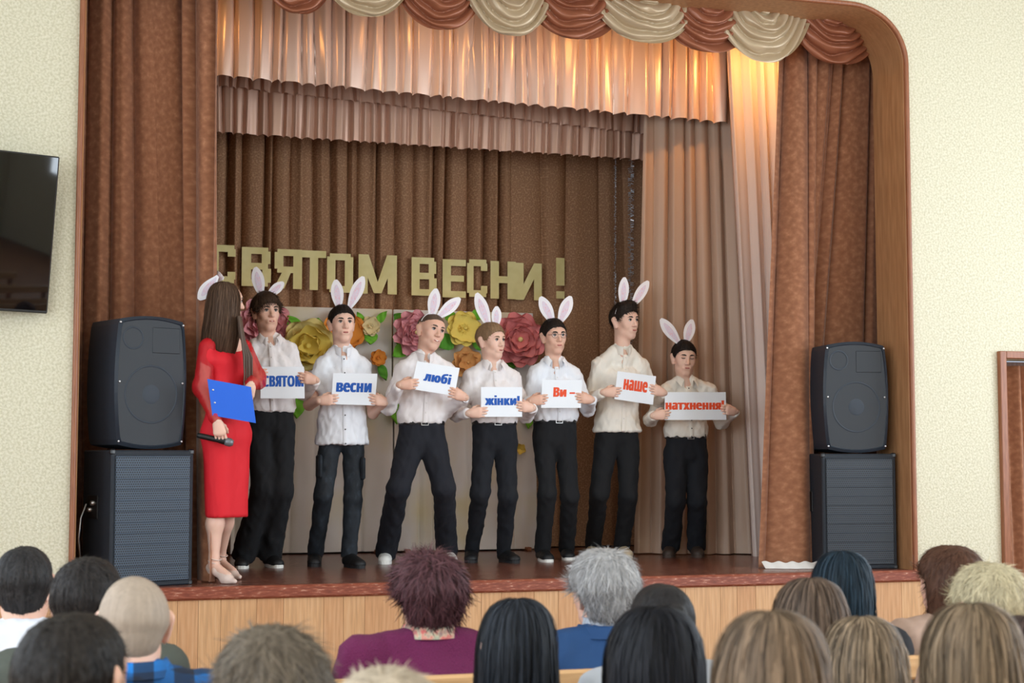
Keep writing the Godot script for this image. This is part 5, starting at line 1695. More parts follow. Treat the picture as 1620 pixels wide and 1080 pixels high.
var PERFORMERS := [
	{"label": "brown-haired young man in loose black trousers holding the blue СВЯТОМ sheet", "head": Vector3(1.390, 2.544, -1.360), "yaw": 0.244, "pitch": 0.000, "roll": 0.035, "hs": 1.000, "neck": Vector3(1.414, 2.370, -1.360), "sh": [Vector3(1.264, 2.302, -1.360), Vector3(1.584, 2.295, -1.360)], "el": [Vector3(1.200, 2.031, -1.300), Vector3(1.661, 1.996, -1.360)], "wr": [Vector3(1.259, 2.110, -1.160), Vector3(1.693, 2.091, -1.160)], "knee": [Vector3(1.387, 1.347, -1.330), Vector3(1.494, 1.333, -1.330)], "hip": Vector3(1.428, 1.820, -1.360), "shoes": [[Vector3(1.284, 0.800, -1.633), Vector3(1.209, 0.800, -1.167)], [Vector3(1.461, 0.800, -1.645), Vector3(1.523, 0.800, -1.312)]], "paper": [Vector3(1.326, 2.159, -1.100), Vector3(1.614, 2.164, -1.100), Vector3(1.621, 1.951, -1.100), Vector3(1.325, 1.948, -1.100)], "text": "СВЯТОМ", "ink": "blue", "tbox": [0.050, 0.970, 0.370, 0.720], "ears": [[Vector3(1.356, 2.672, -1.380), Vector3(1.318, 2.865, -1.400), 0.086], [Vector3(1.413, 2.673, -1.380), Vector3(1.513, 2.765, -1.390), 0.070]], "waist": 1.872, "hem": 1.863, "look": {"hair": "fringe", "haircol": Color(0.06, 0.036, 0.024), "collar": "fold", "tuck": true, "belt": false, "leg": [0.088, 0.088, 0.084], "shoe": "black", "sole": "white", "pants": "black", "shirt": "warm", "smile": 0.6}},
	{"label": "young man in a short-sleeved white shirt and cargo jeans holding the blue весни sheet", "head": Vector3(1.922, 2.476, -1.390), "yaw": 0.070, "pitch": -0.052, "roll": 0.017, "hs": 1.000, "neck": Vector3(1.924, 2.304, -1.390), "sh": [Vector3(1.756, 2.208, -1.390), Vector3(2.103, 2.201, -1.390)], "el": [Vector3(1.694, 1.918, -1.370), Vector3(2.142, 1.860, -1.370)], "wr": [Vector3(1.738, 1.947, -1.190), Vector3(2.185, 1.951, -1.170)], "knee": [Vector3(1.795, 1.301, -1.340), Vector3(2.002, 1.273, -1.340)], "hip": Vector3(1.928, 1.732, -1.390), "shoes": [[Vector3(1.794, 0.800, -1.676), Vector3(1.676, 0.800, -1.028)], [Vector3(1.978, 0.800, -1.427), Vector3(2.059, 0.800, -1.093)]], "paper": [Vector3(1.816, 2.125, -1.120), Vector3(2.121, 2.126, -1.120), Vector3(2.105, 1.909, -1.120), Vector3(1.805, 1.915, -1.120)], "text": "весни", "ink": "blue", "tbox": [0.100, 0.880, 0.400, 0.700], "ears": [[Vector3(1.901, 2.601, -1.400), Vector3(1.879, 2.797, -1.410), 0.088], [Vector3(1.977, 2.603, -1.400), Vector3(2.076, 2.826, -1.410), 0.088]], "waist": 1.798, "hem": 1.640, "look": {"hair": "short", "haircol": Color(0.018, 0.014, 0.012), "collar": "band", "tuck": false, "short": true, "belt": false, "leg": [0.078, 0.064, 0.056], "shoe": "black", "sole": "black", "pants": "jeans", "shirt": "cool", "smile": 0.0, "buttons": true, "pockets": true}},
	{"label": "smiling close-cropped young man with a wide stance holding the tilted blue любі sheet", "head": Vector3(2.519, 2.425, -1.230), "yaw": 0.314, "pitch": 0.000, "roll": -0.209, "hs": 1.030, "neck": Vector3(2.474, 2.260, -1.230), "sh": [Vector3(2.290, 2.173, -1.230), Vector3(2.670, 2.170, -1.230)], "el": [Vector3(2.216, 1.896, -1.230), Vector3(2.629, 1.886, -1.210)], "wr": [Vector3(2.265, 2.054, -1.030), Vector3(2.714, 1.977, -1.030)], "knee": [Vector3(2.284, 1.345, -1.180), Vector3(2.605, 1.343, -1.180)], "hip": Vector3(2.458, 1.701, -1.230), "shoes": [[Vector3(2.326, 0.800, -1.789), Vector3(2.153, 0.800, -1.065)], [Vector3(2.763, 0.800, -1.729), Vector3(2.722, 0.800, -1.207)]], "paper": [Vector3(2.360, 2.206, -0.950), Vector3(2.657, 2.164, -0.950), Vector3(2.621, 1.974, -0.950), Vector3(2.317, 2.017, -0.950)], "text": "любі", "ink": "blue", "tbox": [0.240, 0.840, 0.360, 0.720], "ears": [[Vector3(2.530, 2.541, -1.240), Vector3(2.563, 2.739, -1.250), 0.088], [Vector3(2.580, 2.538, -1.240), Vector3(2.738, 2.677, -1.250), 0.085]], "waist": 1.797, "hem": 1.789, "look": {"hair": "crop", "haircol": Color(0.11, 0.075, 0.055), "collar": "band", "tuck": true, "belt": true, "leg": [0.1, 0.078, 0.08], "shoe": "white", "sole": "white", "pants": "denim", "shirt": "warm", "smile": 1.0, "watch": true}},
	{"label": "fair-haired young man looking aside and holding the blue жінки! sheet low", "head": Vector3(2.985, 2.374, -1.320), "yaw": 0.489, "pitch": 0.000, "roll": 0.035, "hs": 0.980, "neck": Vector3(2.994, 2.216, -1.320), "sh": [Vector3(2.804, 2.132, -1.320), Vector3(3.182, 2.124, -1.320)], "el": [Vector3(2.730, 1.859, -1.320), Vector3(3.244, 1.849, -1.320)], "wr": [Vector3(2.765, 1.867, -1.120), Vector3(3.234, 1.911, -1.120)], "knee": [Vector3(2.896, 1.303, -1.280), Vector3(3.095, 1.284, -1.280)], "hip": Vector3(3.009, 1.704, -1.320), "shoes": [[Vector3(2.957, 0.800, -1.742), Vector3(2.774, 0.800, -1.128)], [Vector3(3.150, 0.800, -1.615), Vector3(3.210, 0.800, -1.257)]], "paper": [Vector3(2.836, 2.041, -1.050), Vector3(3.133, 2.044, -1.050), Vector3(3.133, 1.837, -1.050), Vector3(2.837, 1.835, -1.050)], "text": "жінки!", "ink": "blue", "tbox": [0.100, 0.930, 0.380, 0.720], "ears": [[Vector3(2.969, 2.492, -1.330), Vector3(2.882, 2.726, -1.340), 0.092], [Vector3(3.025, 2.493, -1.330), Vector3(3.032, 2.635, -1.340), 0.072]], "waist": 1.803, "hem": 1.794, "look": {"hair": "short", "haircol": Color(0.24, 0.15, 0.085), "collar": "fold", "tuck": true, "belt": true, "leg": [0.083, 0.068, 0.052], "shoe": "black", "sole": "black", "pants": "navy", "shirt": "warm", "smile": 0.1}},
	{"label": "dark-haired young man in glasses holding the orange Ви sheet", "head": Vector3(3.490, 2.425, -1.430), "yaw": 0.105, "pitch": 0.000, "roll": 0.035, "hs": 0.980, "neck": Vector3(3.489, 2.254, -1.430), "sh": [Vector3(3.316, 2.168, -1.430), Vector3(3.684, 2.155, -1.430)], "el": [Vector3(3.277, 1.934, -1.430), Vector3(3.751, 1.902, -1.430)], "wr": [Vector3(3.240, 1.964, -1.230), Vector3(3.720, 1.978, -1.230)], "knee": [Vector3(3.426, 1.297, -1.390), Vector3(3.594, 1.278, -1.390)], "hip": Vector3(3.498, 1.716, -1.430), "shoes": [[Vector3(3.465, 0.800, -1.663), Vector3(3.439, 0.800, -1.256)], [Vector3(3.710, 0.800, -1.810), Vector3(3.568, 0.800, -1.217)]], "paper": [Vector3(3.316, 2.101, -1.160), Vector3(3.614, 2.105, -1.160), Vector3(3.604, 1.906, -1.160), Vector3(3.307, 1.904, -1.160)], "text": "Ви –", "ink": "red", "tbox": [0.300, 0.820, 0.400, 0.740], "ears": [[Vector3(3.484, 2.541, -1.440), Vector3(3.395, 2.725, -1.450), 0.092], [Vector3(3.542, 2.542, -1.440), Vector3(3.629, 2.736, -1.450), 0.092]], "waist": 1.822, "hem": 1.812, "look": {"hair": "short", "haircol": Color(0.02, 0.015, 0.013), "collar": "fold", "tuck": true, "belt": true, "leg": [0.08, 0.066, 0.06], "shoe": "black", "sole": "white", "pants": "black", "shirt": "cool", "smile": 0.3, "glasses": true}},
	{"label": "tallest young man in an untucked collarless shirt holding the orange наше sheet", "head": Vector3(4.093, 2.562, -1.570), "yaw": 0.419, "pitch": 0.000, "roll": 0.052, "hs": 1.020, "neck": Vector3(4.072, 2.362, -1.570), "sh": [Vector3(3.861, 2.254, -1.570), Vector3(4.259, 2.247, -1.570)], "el": [Vector3(3.805, 1.976, -1.570), Vector3(4.361, 1.949, -1.590)], "wr": [Vector3(3.828, 2.030, -1.370), Vector3(4.324, 2.049, -1.370)], "knee": [Vector3(3.873, 1.291, -1.530), Vector3(4.101, 1.280, -1.530)], "hip": Vector3(4.029, 1.748, -1.570), "shoes": [[Vector3(4.023, 0.800, -2.101), Vector3(3.812, 0.800, -1.560)], [Vector3(4.176, 0.800, -1.899), Vector3(4.117, 0.800, -1.399)]], "paper": [Vector3(3.932, 2.180, -1.290), Vector3(4.232, 2.147, -1.290), Vector3(4.206, 1.938, -1.290), Vector3(3.906, 1.977, -1.290)], "text": "наше", "ink": "red", "tbox": [0.200, 0.800, 0.380, 0.760], "ears": [[Vector3(4.083, 2.691, -1.580), Vector3(4.103, 2.907, -1.590), 0.080], [Vector3(4.164, 2.693, -1.580), Vector3(4.296, 2.885, -1.590), 0.080]], "waist": 1.814, "hem": 1.739, "look": {"hair": "quiff", "haircol": Color(0.024, 0.017, 0.014), "collar": "band", "tuck": false, "belt": false, "leg": [0.092, 0.07, 0.062], "shoe": "beige", "sole": "beige", "pants": "black", "shirt": "cream", "smile": 0.2}},
	{"label": "shortest young man with closed eyes holding the wide orange натхнення! sheet", "head": Vector3(4.571, 2.295, -1.570), "yaw": -0.105, "pitch": 0.105, "roll": -0.035, "hs": 1.000, "neck": Vector3(4.575, 2.132, -1.570), "sh": [Vector3(4.395, 2.063, -1.570), Vector3(4.808, 2.068, -1.570)], "el": [Vector3(4.296, 1.834, -1.570), Vector3(4.882, 1.819, -1.590)], "wr": [Vector3(4.242, 1.871, -1.370), Vector3(4.897, 1.909, -1.370)], "knee": [Vector3(4.479, 1.230, -1.530), Vector3(4.653, 1.229, -1.530)], "hip": Vector3(4.581, 1.617, -1.570), "shoes": [[Vector3(4.570, 0.800, -1.860), Vector3(4.312, 0.800, -1.341)], [Vector3(4.756, 0.800, -1.805), Vector3(4.578, 0.800, -1.262)]], "paper": [Vector3(4.305, 2.032, -1.300), Vector3(4.790, 2.038, -1.300), Vector3(4.793, 1.832, -1.300), Vector3(4.299, 1.828, -1.300)], "text": "натхнення!", "ink": "red", "tbox": [0.020, 0.960, 0.360, 0.700], "ears": [[Vector3(4.535, 2.420, -1.580), Vector3(4.392, 2.600, -1.590), 0.090], [Vector3(4.597, 2.426, -1.580), Vector3(4.650, 2.601, -1.590), 0.085]], "waist": 1.712, "hem": 1.703, "look": {"hair": "short", "haircol": Color(0.016, 0.012, 0.011), "collar": "fold", "tuck": true, "belt": true, "leg": [0.094, 0.072, 0.074], "shoe": "brown", "sole": "brown", "pants": "navy", "shirt": "cream", "smile": 0.0, "closed": true, "buttons": true}}
]

# ---------------------------------------------------------------- long hair: a lofted fall of hair with ribbons over it
# rings: [height, half width, half depth, depth offset] in the head's frame, from the crown down; gap: open angle at the face
func long_hair(tf: Transform3D, rings: Array, gap: float, sd: float, strands := 900, part := true, spread := 0.35) -> ArrayMesh:
	var nu := 110
	var rows := []
	var cols := []
	var fine_rows := []
	for k in rings.size() - 1:
		var n := 6
		for q in n:
			var f := q / float(n)
			var r := []
			for c in 4:
				var p0: float = rings[maxi(k - 1, 0)][c]; var p1: float = rings[k][c]; var p2: float = rings[k + 1][c]; var p3: float = rings[mini(k + 2, rings.size() - 1)][c]
				r.append(cubic_interpolate(p1, p2, p0, p3, f))
			fine_rows.append(r)
	fine_rows.append(rings[-1])
	var nr := fine_rows.size()
	for i in nr:
		var r: Array = fine_rows[i]
		var v := i / float(nr - 1)
		var row := PackedVector3Array()
		var col := PackedColorArray()
		for j in nu + 1:
			var t := lerpf(-PI + gap, PI - gap, j / float(nu))   # 0 at the back of the head
			var w := fine.get_noise_2d(t * 9.0 + sd, v * 0.9 + sd) + 0.5 * fine.get_noise_2d(t * 26.0 + sd, v * 1.4)
			var w2 := wob.get_noise_2d(t * 2.2 + sd * 3.0, v * 1.6)
			var g := 0.006 * w * smoothstep(0.02, 0.3, v) + 0.012 * w2 * v
			if part:
				g -= 0.008 * exp(-pow(t * 9.0, 2.0)) * (1.0 - smoothstep(0.0, 0.35, v)) * 0.6
			row.append(tf * Vector3(sin(t) * (maxf(r[1], 0.0) + g), r[0], -cos(t) * (maxf(r[2], 0.0) + g) + r[3]))
			var s := clampf(1.0 + spread * (w * 1.7 + 0.5 * w2), 0.3, 2.0) * 0.5
			col.append(Color(s, s, s))
		rows.append(row)
		cols.append(col)
	var a: Array = grid_mesh(rows, false, [], cols, false, true)
	var V: PackedVector3Array = a[0]
	var N: PackedVector3Array = a[1]
	var I: PackedInt32Array = a[2]
	var C: PackedColorArray = a[3]
	var mid := tf * Vector3(0, -0.05, -0.01)
	var r := RandomNumberGenerator.new()
	r.seed = int(sd * 100.0) + 3
	for k in strands:
		var j := r.randf() * nu
		var i0 := r.randi_range(0, nr - 8)
		var i1 := mini(nr - 1, i0 + r.randi_range(7, 22))
		var out := r.randf_range(0.001, 0.006)
		var wd := r.randf_range(0.0008, 0.0026)
		var tint := r.randf_range(0.7, 1.5)
		var drift := r.randf_range(-0.12, 0.12)
		var b := V.size()
		for i in range(i0, i1 + 1):
			var jj := clampf(j + drift * (i - i0), 0.0, nu - 0.01)
			var p: Vector3 = rows[i][int(jj)].lerp(rows[i][int(jj) + 1], jj - int(jj))
			var n := Vector3(p.x - mid.x, 0.25 * (p.y - mid.y), p.z - mid.z).normalized()
			var side := n.cross(Vector3(0, 1, 0)).normalized()
			var f := (i - i0) / float(i1 - i0)
			var w := wd * (1.0 - 0.7 * absf(f - 0.4))
			var o := out * sin(PI * clampf(f * 0.9 + 0.05, 0, 1))
			V.append(p + n * o - side * w); V.append(p + n * o + side * w)
			N.append(n); N.append(n)
			var c: float = cols[i][int(jj)].r * tint
			C.append(Color(c, c, c)); C.append(Color(c, c, c))
			if i < i1:
				var q := b + (i - i0) * 2
				I.append_array([q, q + 2, q + 1, q + 1, q + 2, q + 3])
	return mesh_of(V, N, I, PackedVector2Array(), C)

func plaid(a: Color, b: Color) -> StandardMaterial3D:
	var im := Image.create(64, 64, false, Image.FORMAT_RGBA8)
	for y in 64:
		for x in 64:
			var k := int(x < 32) + int(y < 32)
			var c := a if k == 0 else (a.lerp(b, 0.62) if k == 1 else b)
			im.set_pixel(x, y, c)
	var m := mat(Color.WHITE, 0.9)
	m.albedo_texture = ImageTexture.create_from_image(im)
	m.uv1_triplanar = true
	m.uv1_world_triplanar = true
	m.uv1_scale = Vector3(11, 11, 11)
	return m

func aud_materials():
	var knit := bump_tex(0.12, 8.0, 256, 2, 80, FastNoiseLite.TYPE_CELLULAR)
	M["c_white"] = mat(rgb(214, 216, 224), 0.9)
	M["c_olive"] = mat(rgb(72, 76, 68), 0.85)
	M["c_plaid"] = plaid(rgb(20, 112, 190), rgb(16, 22, 36))
	M["c_burgundy"] = tri_mat(noise_tex(0.15, [[0.0, rgb(84, 18, 58)], [1.0, rgb(118, 34, 84)]], 256, 2, 81), Vector3(7, 7, 7), 0.95, knit, 0.8)
	M["c_navy"] = mat(rgb(28, 66, 112), 0.85)
	M["c_black"] = mat(rgb(30, 30, 34), 0.9)
	M["c_grey"] = mat(rgb(190, 196, 206), 0.9)
	M["c_cream"] = mat(rgb(226, 214, 190), 0.9)
	M["c_beige"] = mat(rgb(178, 150, 134), 0.9)
	M["c_ink"] = mat(rgb(24, 36, 56), 0.9)
	M["c_blue"] = mat(rgb(112, 166, 214), 0.8)
	M["c_sheer"] = mat(rgb(214, 26, 40), 0.6)
	M["c_jeans"] = mat(rgb(44, 52, 66), 0.9)
	M["scarf"] = tri_mat(noise_tex(0.05, [[0.0, rgb(190, 40, 60)], [0.45, rgb(214, 120, 110)], [0.55, rgb(196, 190, 160)], [1.0, rgb(60, 90, 100)]], 128, 3, 82), Vector3(5, 5, 5), 0.85)

func build_audience():
	aud_materials()
	build_benches()
	for d in AUDIENCE:
		make_seated(d)
	build_hostess()

# [row's depth, from x, to x, words]
const ROWS := [[4.1, -1.2, 0.3, "short one that the hooded man sits on"], [4.85, -1.2, 4.4, "row with the burgundy sweater and the blue blazer"], [5.62, -1.2, 4.4, "row with the plaid shirt"], [6.4, -1.2, 4.4, "row at the bottom edge of the view"], [7.05, -1.2, 4.4, "row nearest the camera"]]
func build_benches():
	# rows of wooden seats: each row one bench of slatted backs
	for k in ROWS.size():
		var z: float = ROWS[k][0] + 0.22
		var x0: float = ROWS[k][1]
		var x1: float = ROWS[k][2]
		var w := x1 - x0
		var c := (x0 + x1) / 2.0
		var t := thing("bench", "light wooden audience bench, " + ROWS[k][3], "bench", Vector3(c, 0, z), "audience benches")
		put("seat", box_mesh(Vector3(w, 0.035, 0.42), 0.008), M.wood_seat, t, Vector3(c, 0.43, z - 0.24))
		put("top_rail", box_mesh(Vector3(w, 0.07, 0.03), 0.008), M.wood_seat, t, Vector3(c, 0.93, z))
		for y in [0.78, 0.62]:
			put("back_slat", box_mesh(Vector3(w, 0.1, 0.02), 0.006), M.wood_seat, t, Vector3(c, y, z - 0.005))
		for q in 5:
			var x := lerpf(x0 + 0.05, x1 - 0.05, q / 4.0)
			put("leg", box_mesh(Vector3(0.04, 0.96, 0.04), 0.006), M.trim, t, Vector3(x, 0.48, z + 0.03))
			put("leg", box_mesh(Vector3(0.04, 0.42, 0.04), 0.006), M.trim, t, Vector3(x, 0.21, z - 0.4))

func make_seated(d: Dictionary):
	var top: Vector3 = d.top
	var s: float = d.get("s", 1.0)
	var yaw: float = PI + d.get("turn", 0.0)
	var c := top - Vector3(0, 0.128 * s, 0)
	var tf := head_tf(c, yaw, d.get("pitch", 0.0), d.get("roll", 0.0), s)
	var t := thing("person", d.label, "person", Vector3(c.x, 0, c.z), "people in the audience")
	var by := PI + d.get("body", 0.0) as float
	var fac := Vector3(sin(by), 0, cos(by))
	var lat := Vector3(0, 1, 0).cross(fac)
	var neck := c + Vector3(0, -0.112 * s, 0) - fac * 0.03
	var hw: float = d.get("sh", 0.17)
	var shm := neck - Vector3(0, 0.06, 0)
	var sl := shm - lat * hw
	var sr := shm + lat * hw
	var hip := Vector3(shm.x, 0.53, shm.z) - fac * 0.05
	var skin := [[head_prims(tf, neck, s, 0.0, d.get("female", false)), 0.0065]]
	var under := [cap(neck, shm - Vector3(0, 0.2, 0), 0.055, 0.1, 0.05), cap(shm - Vector3(0, 0.15, 0), hip, 0.1, 0.1, 0.05)]
	for i in 2:
		var sg := -1.0 if i == 0 else 1.0
		var e := shm + lat * sg * (hw + 0.05) - Vector3(0, 0.27, 0) + fac * 0.06
		var w := e + fac * 0.23 - lat * sg * 0.09 - Vector3(0, 0.02, 0)
		under.append(cap(e, w, 0.036, 0.027, 0.02))
		skin.append([hand_prims(w, fac - lat * sg * 0.3, Vector3(0, -1, 0), -lat * sg, 0.95, 0.25, 0.4), 0.0065])
	skin.append([under, 0.022])
	soft("body", t, M.skin1 if d.get("pale", false) == false else M.skin0, skin)
	var r: float = d.get("bulk", 1.0)
	var sp := [
		cap(neck + Vector3(0, -0.005, 0) - lat * 0.03, sl, 0.046 * r, 0.06 * r, 0.05),
		cap(neck + Vector3(0, -0.005, 0) + lat * 0.03, sr, 0.046 * r, 0.06 * r, 0.05),
		cap(shm - Vector3(0, 0.1, 0) - lat * 0.08, hip - lat * 0.08, 0.115 * r, 0.12 * r, 0.06),
		cap(shm - Vector3(0, 0.1, 0) + lat * 0.08, hip + lat * 0.08, 0.115 * r, 0.12 * r, 0.06),
		cap(shm - Vector3(0, 0.12, 0) - fac * 0.03, hip - fac * 0.02, 0.1 * r, 0.1 * r, 0.06),
		cap(neck - Vector3(0, 0.045, 0) - fac * 0.012, shm - Vector3(0, 0.06, 0) - fac * 0.02, 0.068, 0.095, 0.05),
	]
	for i in 2:
		var sg := -1.0 if i == 0 else 1.0
		var a := sl if i == 0 else sr
		var e := shm + lat * sg * (hw + 0.05) - Vector3(0, 0.27, 0) + fac * 0.06
		var w := e + fac * 0.2 - lat * sg * 0.08 - Vector3(0, 0.02, 0)
		sp.append(cap(a, e, 0.062 * r, 0.056 * r, 0.04))
		sp.append(cap(e, w, 0.055 * r, 0.042, 0.03))
	soft("top", t, M["c_" + d.cloth], [[sp, 0.016, [[Vector3(0, 0.44, 0), Vector3(0, -1, 0)]]]], "cloth", {"amp": d.get("amp", 0.008), "scale": 7.0, "seed": c.x * 4.0})
	var lp := []
	for sg in [-1.0, 1.0]:
		var h: Vector3 = hip + lat * sg * 0.09 + Vector3(0, 0.0, 0)
		var k := h + fac * 0.42 + Vector3(0, -0.01, 0)
		lp.append(cap(h, k, 0.085, 0.065, 0.04))
		lp.append(cap(k, Vector3(k.x, 0.1, k.z) - fac * 0.02, 0.064, 0.05, 0.03, Vector3.ZERO, 1.0, false, true))
		lp.append(cap(Vector3(k.x, 0.045, k.z) - fac * 0.03, Vector3(k.x, 0.04, k.z) + fac * 0.13, 0.042, 0.038, 0.02))
	soft("trousers", t, M.c_jeans, [[lp, 0.022, [[Vector3(0, 0.004, 0), Vector3(0, -1, 0)]]]])
	# hair
	var hm := hair_mat(d.hair)
	var sd: float = c.x * 3.0 + c.z
	var kind: String = d.kind
	if kind == "long":
		var L: float = d.get("len", 0.42)
		var w: float = d.get("w", 1.0)
		var rings := [[0.131, 0.002, 0.002, -0.02], [0.126, 0.034 * w, 0.045, -0.02], [0.108, 0.063 * w, 0.078, -0.02], [0.075, 0.083 * w, 0.098, -0.018], [0.03, 0.094 * w, 0.109, -0.016], [-0.03, 0.098 * w, 0.11, -0.018], [-0.09, 0.102 * w, 0.1, -0.024], [-0.09 - (L - 0.09) * 0.4, 0.112 * w, 0.088, -0.045], [-0.09 - (L - 0.09) * 0.75, 0.115 * w, 0.08, -0.06], [-L, 0.105 * w, 0.07, -0.065]]
		put("hair", long_hair(tf, rings, 0.9, sd, 1300, d.get("part", true), d.get("spread", 0.35)), hm, t)
	else:
		var g: float = d.get("g", 0.012)
		var X := tf.basis.x.normalized()
		var q := [cap(tf * Vector3(0, 0.037, -0.03), tf * Vector3(0, 0.04, 0.016), (0.079 + g) * s, (0.0745 + g) * s, 0.02, X, 1.05), cap(tf * Vector3(0, 0.0, -0.03), tf * Vector3(0, -0.02 if kind == "short" else -0.045, -0.035), (0.072 + g) * s, (0.06 + g * 0.8) * s, 0.03)]
		if kind == "bob":
			q.append(cap(tf * Vector3(-0.03, -0.03, -0.02), tf * Vector3(-0.035, -0.11, -0.02), (0.06 + g) * s, (0.05 + g) * s, 0.03))
			q.append(cap(tf * Vector3(0.03, -0.03, -0.02), tf * Vector3(0.035, -0.11, -0.02), (0.06 + g) * s, (0.05 + g) * s, 0.03))
		if kind == "tail":
			q.append(cap(tf * Vector3(0.0, 0.045, -0.115), tf * Vector3(0.015, -0.0, -0.15), 0.026, 0.034, 0.012))
			q.append(cap(tf * Vector3(0.015, -0.0, -0.15), tf * Vector3(0.02, -0.2, -0.12), 0.034, 0.018, 0.012))
		q.append(cap(tf * Vector3(-0.03, -0.04, 0.1), tf * Vector3(0.03, -0.04, 0.1), 0.094 * s, 0.094 * s, 0.012, Vector3.ZERO, 1.0, true))
		if kind != "bob":
			for sx in [-1.0, 1.0]:
				q.append(cap(tf * Vector3(sx * 0.1, -0.005, 0.0), tf * Vector3(sx * 0.095, -0.06, 0.01), 0.037 * s, (0.058 if not d.get("female", false) else 0.05) * s, 0.01, Vector3.ZERO, 1.0, true))
			q.append(cap(tf * Vector3(0, -0.162, -0.06), tf * Vector3(0, -0.15, 0.02), 0.086 * s, 0.092 * s, 0.012, Vector3.ZERO, 1.0, true))
		soft("hair", t, hm, [[q, 0.0058]], "hair", {"tf": tf, "amp": d.get("hamp", 0.003), "seed": sd, "streaks": d.get("streaks", 12.0), "spread": d.get("spread", 0.3), "strands": d.get("strands", 6000), "slen": d.get("slen", 0.025), "swid": d.get("swid", 0.0008), "lift": d.get("lift", 0.12)})
	# what sets the clothes apart
	match d.get("extra", ""):
		"hood":
			soft("hood", t, M["c_" + d.cloth], [[[cap(shm + Vector3(0, 0.045, 0) - fac * 0.085 - lat * 0.06, shm + Vector3(0, 0.045, 0) - fac * 0.085 + lat * 0.06, 0.055, 0.055, 0.04), cap(shm - Vector3(0, 0.05, 0) - fac * 0.12, shm - Vector3(0, 0.1, 0) - fac * 0.12, 0.08, 0.05, 0.05), cap(neck - lat * 0.075 + Vector3(0, -0.01, 0) - fac * 0.02, neck - lat * 0.05 - Vector3(0, 0.02, 0) + fac * 0.06, 0.04, 0.03, 0.04), cap(neck + lat * 0.075 + Vector3(0, -0.01, 0) - fac * 0.02, neck + lat * 0.05 - Vector3(0, 0.02, 0) + fac * 0.06, 0.04, 0.03, 0.04)], 0.012]], "cloth", {"amp": 0.006, "scale": 10.0, "seed": 2.0})
		"collar":
			put("collar", collar_mesh(neck + Vector3(0, 0.008, 0), lat, fac, 0.066, "fold"), M["c_" + d.cloth], t)
		"blazer":
			put("shirt_collar", collar_mesh(neck + Vector3(0, 0.022, 0), lat, fac, 0.062, "band"), M.c_grey, t)
			put("jacket_collar", collar_mesh(neck + Vector3(0, 0.0, 0), lat, fac, 0.07, "fold"), M["c_" + d.cloth], t)
		"scarf":
			put("scarf", collar_mesh(neck + Vector3(0, 0.01, 0), lat, fac, 0.064, "fold"), M.scarf, t)
		"bluecollar":
			put("collar", collar_mesh(neck + Vector3(0, -0.004, 0), lat, fac, 0.068, "fold"), M.c_blue, t)
		"trim":
			put("collar", collar_mesh(neck + Vector3(0, 0.0, 0), lat, fac, 0.072, "fold"), M.c_black, t)

